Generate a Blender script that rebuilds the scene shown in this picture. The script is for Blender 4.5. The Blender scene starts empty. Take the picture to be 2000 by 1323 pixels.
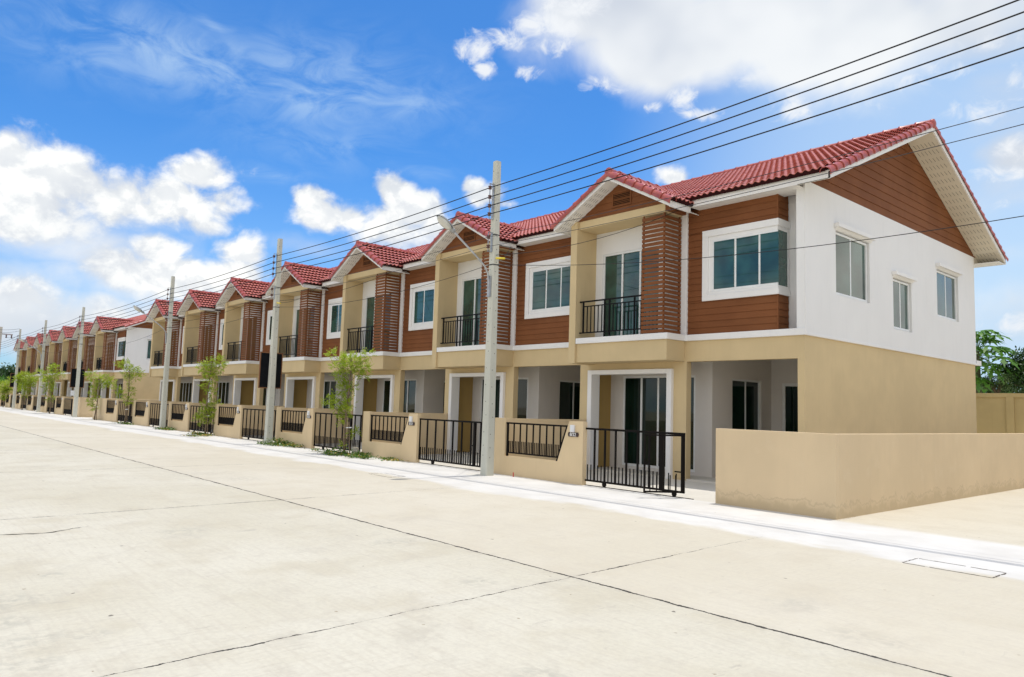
import bpy, math, random
from math import sin, cos, pi, radians, sqrt, hypot
from mathutils import Vector, Matrix
random.seed(7)
sc = bpy.context.scene
COL = sc.collection
G = -0.05            # ground level (world origin height is arbitrary)
PITCH = 5.98         # width of one row house
BLOCK_X = [0.0, -50.39]   # x offset of the two terraces
SUN_DIR = Vector((0.012, 0.150, 1.0)).normalized()   # towards the sun

# ------------------------------------------------------------------ materials
class NT:
    def __init__(s, name):
        s.m = bpy.data.materials.new(name); s.m.use_nodes = True
        s.t = s.m.node_tree; s.t.nodes.clear(); s.x = 0
    def n(s, typ, **kw):
        nd = s.t.nodes.new(typ)
        for k, v in kw.items():
            if k == 'inp':
                for i, val in v.items():
                    if hasattr(val, 'is_linked') or isinstance(val, bpy.types.NodeSocket): s.t.links.new(val, nd.inputs[i])
                    else: nd.inputs[i].default_value = val
            else: setattr(nd, k, v)
        return nd
    def math(s, op, a, b=0.0, c=0.0, clamp=False):
        nd = s.n('ShaderNodeMath', operation=op, inp={0: a, 1: b, 2: c}); nd.use_clamp = clamp
        return nd.outputs[0]
    def mix(s, f, a, b, blend='MIX'):
        nd = s.n('ShaderNodeMix', data_type='RGBA', blend_type=blend)
        for i, val in ((0, f), (6, a), (7, b)):
            if isinstance(val, bpy.types.NodeSocket): s.t.links.new(val, nd.inputs[i])
            else: nd.inputs[i].default_value = (*val, 1) if isinstance(val, tuple) and len(val) == 3 else val
        return nd.outputs[2]
    def pos(s): return s.n('ShaderNodeNewGeometry').outputs['Position']
    def vscale(s, vec, sc_):
        return s.n('ShaderNodeVectorMath', operation='MULTIPLY', inp={0: vec, 1: sc_}).outputs[0]
    def noise(s, vec, scale, detail=4, rough=.55, dist=0.0):
        return s.n('ShaderNodeTexNoise', inp={'Vector': vec, 'Scale': scale, 'Detail': detail, 'Roughness': rough, 'Distortion': dist}).outputs[0]
    def ramp(s, v, a, b, lo=0.0, hi=1.0):
        nd = s.n('ShaderNodeMapRange', inp={0: v, 1: a, 2: b, 3: lo, 4: hi}); nd.interpolation_type = 'SMOOTHSTEP'
        return nd.outputs[0]
    def out(s, surf): s.t.links.new(surf, s.n('ShaderNodeOutputMaterial').inputs[0]); return s.m
    def bsdf(s, col, rough=.8, spec=.3, bump=None, bstr=.2, bdist=.01, **kw):
        p = s.n('ShaderNodeBsdfPrincipled')
        def st(i, v):
            if isinstance(v, bpy.types.NodeSocket): s.t.links.new(v, p.inputs[i])
            else: p.inputs[i].default_value = (*v, 1) if isinstance(v, tuple) and len(v) == 3 else v
        st('Base Color', col); st('Roughness', rough); st('Specular IOR Level', spec)
        for k, v in kw.items(): st(k.replace('_', ' '), v)
        if bump is not None:
            b = s.n('ShaderNodeBump', inp={'Strength': bstr, 'Distance': bdist, 'Height': bump})
            s.t.links.new(b.outputs[0], p.inputs['Normal'])
        return s.out(p.outputs[0])

def lerp(a, b, t): return tuple(x + (y - x) * t for x, y in zip(a, b))
def dk(c, f): return tuple(x * f for x in c)

def plaster(name, col, var=.10, rough=.85, stain=0.0, grime=.0, warm=(1.0, .93, .80)):
    t = NT(name); P = t.pos()
    n1 = t.noise(P, .9, 3); n2 = t.noise(t.vscale(P, (3.0, 3.0, .5)), 2.2, 4); fine = t.noise(P, 70, 3)
    c = t.mix(t.ramp(n1, .3, .7), dk(col, 1 - var), dk(col, 1 + var * .5))
    c = t.mix(t.math('MULTIPLY', t.ramp(n2, .5, .8), .16), c, dk(col, .8))
    c = t.mix(t.math('MULTIPLY', t.ramp(fine, .35, .75), .10), c, dk(col, .75))
    if grime:
        vs = t.noise(t.vscale(P, (9.0, 9.0, .35)), 1.0, 5, .6)
        c = t.mix(t.math('MULTIPLY', t.ramp(vs, .52, .8), grime), c, dk(col, .62))
    if stain:
        sep = t.n('ShaderNodeSeparateXYZ', inp={0: P})
        z = sep.outputs[2]
        wob = t.noise(t.vscale(P, (1.0, 1.0, .6)), 3.2, 5, .65)
        h = t.math('SUBTRACT', z, t.math('MULTIPLY', t.math('SUBTRACT', wob, .30), .62))
        wet = t.ramp(h, -.10, .03, 1.0, 0.0)
        c = t.mix(t.math('MULTIPLY', wet, stain), c, (col[0] * .62, col[1] * .61, col[2] * .55))
        edge = t.math('MULTIPLY', t.ramp(h, .00, .025), t.ramp(h, .03, .055, 1.0, 0.0))
        c = t.mix(t.math('MULTIPLY', edge, .35), c, dk(col, .6))
        b2 = t.noise(P, 2.4, 5, .6)
        c = t.mix(t.math('MULTIPLY', t.ramp(b2, .55, .7), .16), c, (col[0] * 1.08, col[1] * 1.14, col[2] * 1.25))
    bmp = t.math('ADD', t.math('MULTIPLY', fine, .6), t.math('MULTIPLY', t.noise(P, 9, 3), .8))
    return t.bsdf(c, rough, .25, bmp, .12, .006)

M = {}
M['tan'] = plaster('tan_paint', (.64, .50, .285), .07, grime=.10)
M['tan_low'] = plaster('tan_wall_paint', (.68, .53, .325), .06, stain=0, grime=.10)
M['tan_shaded'] = plaster('shaded_tan_paint', (.40, .27, .095), .08, grime=.1)  # same tan paint, with the porch shade put into a deeper colour
M['tan_corner'] = plaster('corner_wall_paint', (.68, .53, .335), .06, stain=.42, grime=.06)
M['tan_back'] = plaster('tan_boundary_paint', (.52, .40, .19), .10, grime=.2)
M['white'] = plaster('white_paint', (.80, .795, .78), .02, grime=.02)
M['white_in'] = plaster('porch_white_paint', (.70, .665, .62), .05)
M['trim'] = plaster('trim_white_paint', (.82, .81, .79), .03, rough=.6, grime=.06)
M['fascia'] = plaster('fascia_white_paint', (.80, .78, .74), .05, rough=.55, grime=.16)
M['soffit'] = plaster('soffit_board', (.66, .60, .48), .06)

def siding_mat():
    t = NT('brown_siding_paint'); P = t.pos()
    g = t.noise(t.vscale(P, (2.5, 2.5, 60.0)), 1.0, 4, .6)
    n = t.noise(P, 1.1, 3)
    # each board gets its own tone
    sep = t.n('ShaderNodeSeparateXYZ', inp={0: P})
    b = t.math('FLOOR', t.math('DIVIDE', t.math('SUBTRACT', sep.outputs[2], 3.28), .1455))
    w = t.n('ShaderNodeTexWhiteNoise', noise_dimensions='1D', inp={'W': b}).outputs[0]
    c = t.mix(t.ramp(n, .3, .7), (.180, .067, .026), (.224, .087, .034))
    c = t.mix(t.math('MULTIPLY', w, .18), c, (.27, .095, .036))
    c = t.mix(t.math('MULTIPLY', t.ramp(g, .45, .8), .25), c, (.125, .042, .017))
    return t.bsdf(c, .65, .12, g, .15, .004)
M['siding'] = siding_mat()

def tile_mat():
    t = NT('red_roof_tile'); P = t.pos()
    n = t.noise(P, 2.2, 4, .6); f = t.noise(P, 28, 4, .6)
    v = t.n('ShaderNodeTexVoronoi', inp={'Vector': t.vscale(P, (3.1, 2.6, 3.1)), 'Scale': 1.0})
    c = t.mix(t.ramp(n, .3, .7), (.40, .108, .085), (.50, .165, .132))
    c = t.mix(t.math('MULTIPLY', t.n('ShaderNodeSeparateColor', inp={0: v.outputs['Color']}).outputs[0], .30), c, (.60, .24, .20))
    c = t.mix(t.math('MULTIPLY', t.ramp(f, .5, .8), .30), c, (.26, .06, .05))
    c = t.mix(t.math('MULTIPLY', t.ramp(t.noise(P, .7, 5, .65), .50, .72), .35), c, (.36, .12, .10))
    return t.bsdf(c, .5, .3, f, .10, .004)
M['tile'] = tile_mat()
def tilecap_mat():
    t = NT('red_cap_tile'); P = t.pos(); f = t.noise(P, 20, 4, .6); n = t.noise(P, 3, 3)
    c = t.mix(t.ramp(n, .3, .7), (.33, .060, .048), (.43, .100, .080))
    c = t.mix(t.math('MULTIPLY', t.ramp(f, .55, .8), .35), c, (.22, .04, .03))
    return t.bsdf(c, .35, .5, f, .1, .004)
M['cap'] = tilecap_mat()

def plain(name, col, rough=.5, spec=.5, metal=0.0, var=.15, sc_=6):
    t = NT(name); P = t.pos(); n = t.noise(P, sc_, 4)
    c = t.mix(t.ramp(n, .3, .7), dk(col, 1 - var), dk(col, 1 + var))
    return t.bsdf(c, rough, spec, t.noise(P, 60, 2), .05, .003, Metallic=metal)
M['steel'] = plain('dark_brown_gate_steel', (.006, .004, .003), .6, .12)
M['black'] = plain('black_balcony_steel', (.004, .004, .005), .55, .15)
M['tile_shade'] = plain('tile_lip_shade', (.030, .007, .007), .9, .1)  # near-black red that paints in the shade of the hollows under tile lips
M['gutter_gap'] = plain('dusty_gap', (.16, .14, .12), .9, .1)
M['dark'] = plain('dark_gap', (.012, .010, .008), .9, .1)
M['frame'] = plain('white_window_frame', (.78, .79, .78), .35, .5, var=.04)
M['alu'] = plain('galvanised_steel', (.42, .43, .44), .4, .5, .7)
M['lamp_shell'] = plain('grey_lamp_shell', (.30, .31, .31), .45, .4, .3)
M['cable'] = plain('black_cable', (.015, .015, .016), .6, .3)
M['wire_thin'] = plain('grey_cable', (.05, .05, .055), .6, .3)
M['porcelain'] = plain('brown_insulator', (.10, .035, .025), .25, .6)
M['board'] = plain('black_board_face', (.006, .007, .009), .8, .12)
M['board_rim'] = plain('rusty_board_rim', (.22, .10, .045), .7, .3)
M['yellow'] = plain('yellow_sleeve', (.75, .58, .05), .5, .4, var=.05)
M['plate'] = plain('house_number_plate', (.030, .010, .010), .35, .5)
M['digit'] = plain('white_digit', (.85, .85, .82), .5, .4, var=.02)
M['plastic'] = plain('white_plastic_box', (.72, .73, .74), .4, .5, var=.04)
M['red'] = plain('red_plastic', (.55, .05, .04), .5, .4)
M['brick'] = plain('pale_block', (.55, .50, .40), .9, .2, var=.3, sc_=25)

def glass_mat(name, col, rough=.03, refl=.5):
    t = NT(name); P = t.pos()
    w = t.noise(P, 1.6, 2)
    c = t.mix(t.ramp(w, .3, .7), dk(col, .6), dk(col, 1.35))
    return t.bsdf(c, rough, refl, w, .035, .03, **{'IOR': 1.55, 'Coat_Weight': .25, 'Coat_Roughness': .02})
M['glass'] = glass_mat('green_tinted_glass', (.022, .070, .056), .03, .6)
M['glass_low'] = glass_mat('dark_green_door_glass', (.004, .016, .011), .04, .28)
M['lamp_glass'] = plain('lamp_globe', (.55, .55, .50), .15, .6, var=.1)

def concrete_road(pave=False):
    t = NT('pavement_concrete' if pave else 'road_concrete'); P = t.pos()
    big = t.noise(P, .22, 5, .6); mid = t.noise(P, 1.3, 5, .6); fine = t.noise(P, 26, 5, .7)
    streak = t.noise(t.vscale(P, (1.0, 14.0, 1.0)), 1.6, 4, .6)
    c = t.mix(t.ramp(big, .35, .65), (.545, .505, .395), (.605, .570, .470))
    c = t.mix(t.math('MULTIPLY', t.ramp(mid, .45, .72), .60), c, (.495, .445, .335))
    c = t.mix(t.math('MULTIPLY', t.ramp(streak, .46, .72), .34), c, (.47, .42, .34))
    tr_ = t.noise(t.vscale(P, (26.0, 2.2, 1.0)), 1.3, 6, .7)
    c = t.mix(t.math('MULTIPLY', t.math('MULTIPLY', t.ramp(tr_, .50, .68), t.ramp(t.noise(P, .35, 3), .42, .6)), .30), c, (.40, .355, .285))
    md2 = t.noise(P, 4.2, 6, .68, .4)
    c = t.mix(t.math('MULTIPLY', t.ramp(md2, .50, .70), .30), c, (.45, .41, .34))
    c = t.mix(t.math('MULTIPLY', t.ramp(t.noise(P, .55, 6, .7, .6), .56, .72), .55), c, (.44, .405, .335))
    c = t.mix(t.math('MULTIPLY', t.ramp(fine, .35, .7), .24), c, (.38, .345, .285))
    def specks(c, sc_, size, thr, col, am):
        v = t.n('ShaderNodeTexVoronoi', inp={'Vector': t.n('ShaderNodeVectorMath', operation='ADD', inp={0: P, 1: t.vscale(t.n('ShaderNodeTexNoise', inp={'Vector': P, 'Scale': 30.0}).outputs['Color'], (.05, .02, 0.0))}).outputs[0], 'Scale': sc_})
        rnd = t.n('ShaderNodeSeparateColor', inp={0: v.outputs['Color']}).outputs[1]
        k = t.math('MULTIPLY', t.math('LESS_THAN', v.outputs['Distance'], t.math('MULTIPLY', rnd, size)), t.math('GREATER_THAN', rnd, thr))
        return t.mix(t.math('MULTIPLY', k, am), c, col)
    c = specks(c, 2.6, .055, .62, (.13, .11, .09), .85)
    c = specks(c, 6.0, .07, .80, (.26, .20, .13), .7)
    smear = t.noise(t.vscale(P, (5.0, 1.6, 1.0)), 1.5, 6, .7, 1.2)
    c = t.mix(t.math('MULTIPLY', t.ramp(smear, .62, .72), .5), c, (.36, .33, .28))
    # local stains on the slabs
    stn = None
    for (sx, sy, sr) in ((-6.66, 1.02, .35), (-5.52, .96, .30), (-5.09, .86, .25), (-6.08, .93, .22), (-2.45, 5.5, .28), (-2.2, 5.54, .2), (-5.5, 1.29, .18), (-7.42, 1.4, .16), (-7.17, 4.66, .3), (-5.23, 4.28, .22), (-3.13, 5.95, .3), (-15.6, 5.6, .9), (-14.4, 5.8, .7), (-9.0, 3.0, .35), (-3.2, 3.1, .25), (-2.6, 2.2, .22)):
        dd_ = t.n('ShaderNodeVectorMath', operation='DISTANCE', inp={0: P, 1: (sx, sy, G)}).outputs['Value']
        g_ = t.ramp(dd_, 0.0, sr * 1.3, 1.0, 0.0); stn = g_ if stn is None else t.math('MAXIMUM', stn, g_)
    sn_ = t.noise(P, 9.0, 6, .7, .6)
    c = t.mix(t.math('MULTIPLY', t.math('MULTIPLY', stn, t.ramp(sn_, .42, .62)), .55), c, (.36, .345, .29))
    # joints
    sep = t.n('ShaderNodeSeparateXYZ', inp={0: P}); X, Y = sep.outputs[0], sep.outputs[1]
    wob = t.math('MULTIPLY', t.math('SUBTRACT', t.noise(P, 2.6, 6, .75), .5), .09)
    dy = t.math('ABSOLUTE', t.math('ADD', t.math('SUBTRACT', Y, 5.12), wob))
    per = 6.25
    fx = t.math('FRACT', t.math('DIVIDE', t.math('ADD', t.math('ADD', t.math('SUBTRACT', X, t.math('MULTIPLY', t.math('SUBTRACT', 5.12, Y), .055)), 4.86 + 40 * per + per / 2), wob), per))
    dx = t.math('MULTIPLY', t.math('ABSOLUTE', t.math('SUBTRACT', fx, .5)), per)
    dxr = t.math('ABSOLUTE', dx)
    wmod = t.noise(P, 3.3, 4, .8)
    wid = t.ramp(wmod, .3, .75, .006, .026)
    widx = t.math('MULTIPLY', t.ramp(wmod, .36, .75, .001, .018), t.ramp(Y, 5.6, 8.6, 1.0, .25))
    j = t.math('LESS_THAN', dy, wid)
    j2 = t.math('LESS_THAN', dxr, widx)
    jj = t.math('MAXIMUM', j, j2)
    halo = t.math('MULTIPLY', t.math('MAXIMUM', t.ramp(dy, .0, .16, 1, 0), t.ramp(dxr, .0, .14, 1, 0)), t.ramp(t.noise(P, 5, 5, .7), .42, .68, 0.0, .5))
    c = t.mix(halo, c, (.42, .385, .32))
    c = t.mix(jj, c, (.035, .032, .028))
    sepp = t.n('ShaderNodeSeparateXYZ', inp={0: P})
    # slab tone steps on either side of the joint
    side = t.math('MULTIPLY', t.math('GREATER_THAN', Y, 5.12), .30)
    c = t.mix(side, c, (.60, .535, .43))
    c = t.mix(jj, c, (.045, .040, .034))
    if pave:
        en = t.math('MULTIPLY', t.math('SUBTRACT', t.noise(t.vscale(P, (.5, 1.0, 1.0)), 1.1, 6, .62), .5), 1.5)
        ye = t.math('ADD', Y, en)
        k = t.math('MULTIPLY', t.ramp(ye, 8.62, 8.98), t.math('MAXIMUM', t.ramp(t.math('ADD', Y, t.math('MULTIPLY', en, .2)), 11.30, 11.0), t.math('LESS_THAN', X, -5.3)), clamp=True)
        wc = t.mix(t.ramp(mid, .35, .7), (.67, .655, .62), (.60, .58, .54))
        wc = t.mix(t.math('MULTIPLY', t.ramp(fine, .35, .7), .10), wc, (.55, .52, .47))
        wc = specks(wc, 3.2, .045, .7, (.2, .18, .15), .7)
        c = t.mix(k, c, wc)
    bmp = t.math('SUBTRACT', t.math('ADD', t.math('MULTIPLY', fine, .5), t.math('MULTIPLY', streak, .4)), t.math('MULTIPLY', jj, 3.0))
    return t.bsdf(c, .85, .25, bmp, .35, .008)
M['road'] = concrete_road()
M['pave'] = concrete_road(True)
def light_concrete(name, a, b, st=.25):
    t = NT(name); P = t.pos()
    big = t.noise(P, .5, 5, .6); fine = t.noise(P, 22, 5, .7); streak = t.noise(t.vscale(P, (12.0, 1.0, 1.0)), 1.2, 4)
    c = t.mix(t.ramp(big, .35, .65), a, b)
    c = t.mix(t.math('MULTIPLY', t.ramp(streak, .5, .75), st), c, dk(a, .82))
    c = t.mix(t.math('MULTIPLY', t.ramp(fine, .4, .75), .14), c, dk(a, .7))
    c = t.mix(t.math('MULTIPLY', t.ramp(t.noise(P, 9, 4, .6), .70, .75), .5), c, dk(a, .45))
    return t.bsdf(c, .85, .25, fine, .2, .006)
M['walk'] = light_concrete('pavement_concrete', (.80, .79, .76), (.86, .85, .83), .08)
M['yard'] = light_concrete('yard_concrete', (.60, .57, .50), (.68, .65, .58), .3)
M['soil'] = light_concrete('bare_soil', (.42, .34, .22), (.50, .42, .29), .3)
M['polec'] = light_concrete('pole_concrete', (.53, .53, .455), (.62, .615, .53), .35)

def leaf_mat(name, a, b, tr=.35):
    t = NT(name); P = t.pos(); n = t.noise(P, 9, 3, .6)
    big = t.noise(P, 1.2, 2)
    c = t.mix(t.ramp(n, .3, .7), a, b)
    c = t.mix(t.math('MULTIPLY', t.ramp(big, .35, .65), .4), c, dk(a, .7))
    d = t.n('ShaderNodeBsdfDiffuse', inp={0: c}); tl = t.n('ShaderNodeBsdfTranslucent', inp={0: c})
    gl = t.n('ShaderNodeBsdfGlossy', inp={0: (.7, .7, .7, 1), 'Roughness': .4})
    m1 = t.n('ShaderNodeMixShader', inp={0: tr, 1: d.outputs[0], 2: tl.outputs[0]})
    m2 = t.n('ShaderNodeMixShader', inp={0: .05, 1: m1.outputs[0], 2: gl.outputs[0]})
    return t.out(m2.outputs[0])
M['leaf_lime'] = leaf_mat('lime_leaf', (.30, .43, .025), (.48, .56, .05), .45)
M['leaf_green'] = leaf_mat('green_leaf', (.075, .21, .022), (.15, .32, .04), .4)
M['leaf_dark'] = leaf_mat('dark_leaf', (.030, .075, .016), (.055, .12, .025), .25)
M['leaf_pale'] = leaf_mat('pale_leaf', (.16, .26, .10), (.26, .38, .14), .3)
M['leaf_weed'] = leaf_mat('weed_leaf', (.055, .13, .015), (.15, .25, .03), .3)
M['leaf_yellow'] = leaf_mat('yellow_leaf', (.36, .25, .03), (.46, .34, .05), .3)
M['bark'] = plain('bark', (.20, .15, .10), .9, .1, var=.3, sc_=18)
M['bark_papaya'] = plain('papaya_bark', (.20, .20, .13), .85, .2, var=.3, sc_=10)

# ------------------------------------------------------------------ mesh builder
class MB:
    def __init__(s): s.v = []; s.f = []; s.mi = []; s.sm = []; s.mats = []
    def mat(s, m):
        if m not in s.mats: s.mats.append(m)
        return s.mats.index(m)
    def add(s, vs, fs, m=0, smooth=False):
        o = len(s.v); s.v.extend([tuple(p) for p in vs])
        for f in fs: s.f.append(tuple(o + i for i in f)); s.mi.append(m); s.sm.append(smooth)
    def box(s, x0, x1, y0, y1, z0, z1, m=0):
        if x0 > x1: x0, x1 = x1, x0
        if y0 > y1: y0, y1 = y1, y0
        if z0 > z1: z0, z1 = z1, z0
        s.add([(x0, y0, z0), (x1, y0, z0), (x1, y1, z0), (x0, y1, z0), (x0, y0, z1), (x1, y0, z1), (x1, y1, z1), (x0, y1, z1)],
              [(0, 3, 2, 1), (4, 5, 6, 7), (0, 1, 5, 4), (1, 2, 6, 5), (2, 3, 7, 6), (3, 0, 4, 7)], m)
    def prism(s, poly, d, m=0):
        """poly: list of 3D points, extruded by vector d"""
        n = len(poly); P = [Vector(p) for p in poly]; D = Vector(d)
        s.add(P + [p + D for p in P], [tuple(range(n))[::-1], tuple(range(n, 2 * n))] + [(i, (i + 1) % n, n + (i + 1) % n, n + i) for i in range(n)], m)
    def quad(s, a, b, c, d, m=0): s.add([a, b, c, d], [(0, 1, 2, 3)], m)
    def bar(s, a, b, w, h=None, m=0):
        """rectangular bar between a and b"""
        h = h or w; a = Vector(a); b = Vector(b); d = (b - a).normalized()
        up = Vector((0, 0, 1)) if abs(d.z) < .9 else Vector((0, 1, 0))
        r = d.cross(up).normalized() * w / 2; u = r.cross(d).normalized() * h / 2
        vs = [a - r - u, a + r - u, a + r + u, a - r + u, b - r - u, b + r - u, b + r + u, b - r + u]
        s.add(vs, [(0, 3, 2, 1), (4, 5, 6, 7), (0, 1, 5, 4), (1, 2, 6, 5), (2, 3, 7, 6), (3, 0, 4, 7)], m)
    def tube(s, pts, r, n=8, m=0, caps=True):
        P = [Vector(p) for p in pts]; R = r if isinstance(r, (list, tuple)) else [r] * len(P)
        vs = []
        prev = None
        for i, p in enumerate(P):
            d = (P[min(i + 1, len(P) - 1)] - P[max(i - 1, 0)]).normalized()
            if prev is None:
                up = Vector((0, 0, 1)) if abs(d.z) < .9 else Vector((1, 0, 0))
                a = d.cross(up).normalized()
            else:
                a = (prev - d * prev.dot(d)).normalized()
            prev = a; b = d.cross(a)
            for k in range(n): vs.append(p + (a * cos(2 * pi * k / n) + b * sin(2 * pi * k / n)) * R[i])
        fs = [(i * n + k, i * n + (k + 1) % n, (i + 1) * n + (k + 1) % n, (i + 1) * n + k) for i in range(len(P) - 1) for k in range(n)]
        s.add(vs, fs, m, True)
        if caps: s.add(vs[:n], [tuple(range(n))[::-1]], m); s.add(vs[-n:], [tuple(range(n))], m)
    def ellipsoid(s, c, r, rot=None, n=14, k=8, m=0, z0=-1, z1=1):
        vs = []; rot = rot or Matrix.Identity(3); c = Vector(c)
        for j in range(k + 1):
            zz = z0 + (z1 - z0) * j / k; zz = max(-1, min(1, zz)); q = sqrt(max(0, 1 - zz * zz))
            for i in range(n):
                a = 2 * pi * i / n; vs.append(c + rot @ Vector((r[0] * q * cos(a), r[1] * q * sin(a), r[2] * zz)))
        s.add(vs, [(j * n + i, j * n + (i + 1) % n, (j + 1) * n + (i + 1) % n, (j + 1) * n + i) for j in range(k) for i in range(n)], m, True)
    def build(s, name, mats, parent=None, bevel=0):
        me = bpy.data.meshes.new(name)
        me.from_pydata(s.v, [], s.f)
        if not isinstance(mats, (list, tuple)): mats = [mats]
        for m in mats: me.materials.append(M[m] if isinstance(m, str) else m)
        me.polygons.foreach_set('material_index', s.mi)
        me.polygons.foreach_set('use_smooth', s.sm)
        me.update()
        ob = bpy.data.objects.new(name, me); COL.objects.link(ob)
        if parent: ob.parent = parent
        if bevel:
            b = ob.modifiers.new('edge', 'BEVEL'); b.width = bevel; b.segments = 2; b.limit_method = 'ANGLE'; b.angle_limit = radians(50)
            b.harden_normals = False
        return ob

def tag(o, label=None, cat=None, group=None, kind=None):
    if label: o['label'] = label
    if cat: o['category'] = cat
    if group: o['group'] = group
    if kind: o['kind'] = kind
    return o
def thing(name, label, cat, loc=(0, 0, 0), group=None, rz=0):
    o = bpy.data.objects.new(name, None); COL.objects.link(o); o.location = loc; o.rotation_euler = (0, 0, rz)
    o.empty_display_size = .3
    return tag(o, label, cat, group)
def copy_tree(o, parent=None):
    c = o.copy(); COL.objects.link(c)
    if parent is not None: c.parent = parent
    for ch in list(o.children): copy_tree(ch, c)
    return c

def wall(mb, axis, p0, p1, a0, a1, z0, z1, holes=(), m=0):
    """wall slab with openings. axis 'y': faces +-y, spans x a0..a1, thickness y p0..p1 ; axis 'x': spans y a0..a1, thickness x p0..p1"""
    A = sorted({a0, a1, *[h[0] for h in holes], *[h[1] for h in holes]}); Z = sorted({z0, z1, *[h[2] for h in holes], *[h[3] for h in holes]})
    def pt(p, a, z): return (a, p, z) if axis == 'y' else (p, a, z)
    def inh(a, z): return any(h[0] < a < h[1] and h[2] < z < h[3] for h in holes)
    def solid(i, j):
        if i < 0 or j < 0 or i >= len(A) - 1 or j >= len(Z) - 1: return False
        return not inh((A[i] + A[i + 1]) / 2, (Z[j] + Z[j + 1]) / 2)
    for i in range(len(A) - 1):
        for j in range(len(Z) - 1):
            if not solid(i, j): continue
            a, b, c, d = A[i], A[i + 1], Z[j], Z[j + 1]
            for p in (p0, p1): mb.quad(pt(p, a, c), pt(p, b, c), pt(p, b, d), pt(p, a, d), m)
            if not solid(i - 1, j): mb.quad(pt(p0, a, c), pt(p1, a, c), pt(p1, a, d), pt(p0, a, d), m)
            if not solid(i + 1, j): mb.quad(pt(p0, b, c), pt(p1, b, c), pt(p1, b, d), pt(p0, b, d), m)
            if not solid(i, j - 1): mb.quad(pt(p0, a, c), pt(p1, a, c), pt(p1, b, c), pt(p0, b, c), m)
            if not solid(i, j + 1): mb.quad(pt(p0, a, d), pt(p1, a, d), pt(p1, b, d), pt(p0, b, d), m)

def boards_y(mb, x0, x1, y, z0, z1, bh=.1455, m=0, zc=None):
    """lap siding facing -y; zc: z at which rows are aligned"""
    z = z0 if zc is None else zc + math.floor((z0 - zc) / bh) * bh
    while z < z1 - 1e-4:
        a, b = max(z, z0), min(z + bh, z1)
        if b - a > .004:
            mb.prism([(x0, y, a), (x0, y - .024, a), (x0, y - .008, b - .001), (x0, y, b - .001)], (x1 - x0, 0, 0), m)
        z += bh
def boards_x(mb, x, y0, y1, z0, z1, bh=.1455, m=0, zc=None):
    z = z0 if zc is None else zc + math.floor((z0 - zc) / bh) * bh
    while z < z1 - 1e-4:
        a, b = max(z, z0), min(z + bh, z1)
        if b - a > .004:
            mb.prism([(x, y0, a), (x + .024, y0, a), (x + .008, y0, b - .001), (x, y0, b - .001)], (0, y1 - y0, 0), m)
        z += bh

def tiles(mb, P0, U, V, W, L, waves, row=.32, amp=.042, step=.074, m=0, seg=6):
    P0 = Vector(P0); U = Vector(U).normalized(); V = Vector(V).normalized(); N = U.cross(V).normalized()
    if N.z < 0: N = -N
    nu = waves * seg; rows = math.ceil(L / row)
    hs = [amp * (0.5 - 0.5 * cos(2 * pi * (i % seg) / seg)) ** 1.25 for i in range(nu + 1)]
    rr = random.Random(5)
    for r in range(rows):
        v0 = r * row; v1 = min(L, (r + 1) * row + .02)
        k = nu + 1
        ring = lambda v, l, f=1.0: [tuple(P0 + U * (W * i / nu) + V * v + N * (hs[i] * f + l)) for i in range(k)]
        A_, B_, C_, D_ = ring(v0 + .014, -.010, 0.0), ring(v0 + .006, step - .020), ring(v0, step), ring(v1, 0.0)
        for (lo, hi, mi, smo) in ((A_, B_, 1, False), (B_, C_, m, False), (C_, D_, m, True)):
            o = len(mb.v); mb.v.extend(lo); mb.v.extend(hi)
            for i in range(nu):
                mb.f.append((o + i, o + i + 1, o + k + i + 1, o + k + i)); mb.mi.append(mi); mb.sm.append(smo)

def caps(mb, A, B, r, ln, up, m=0, n=8, arc=pi, wide=1.0, start_ball=False, drop=0.0, side=None):
    """row of overlapping half-round cap tiles from A (low) to B (high)"""
    A = Vector(A); B = Vector(B); d = (B - A); L = d.length; d.normalize(); up = Vector(up)
    up = (up - d * up.dot(d)).normalized(); sd = d.cross(up).normalized()
    k = max(1, round(L / ln)); ln = L / k
    for i in range(k):
        p0 = A + d * (i * ln - .012); p1 = A + d * ((i + 1) * ln + .03)
        rings = []
        for (p, rad) in ((p0, r * 1.0), (p0, r * 1.16), (p0 + d * .045, r * 1.14), (p0 + d * .06, r * 1.06), (p1, r * .92)):
            ring = []
            for j in range(n + 1):
                a = -arc / 2 + arc * j / n
                ring.append(p + sd * sin(a) * rad * wide + up * cos(a) * rad)
            rings.append(ring)
        vs = [q for ring in rings for q in ring]; w = n + 1
        fs = [(a * w + j, a * w + j + 1, (a + 1) * w + j + 1, (a + 1) * w + j) for a in range(len(rings) - 1) for j in range(n)]
        mb.add(vs, fs, m, True)

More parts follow.
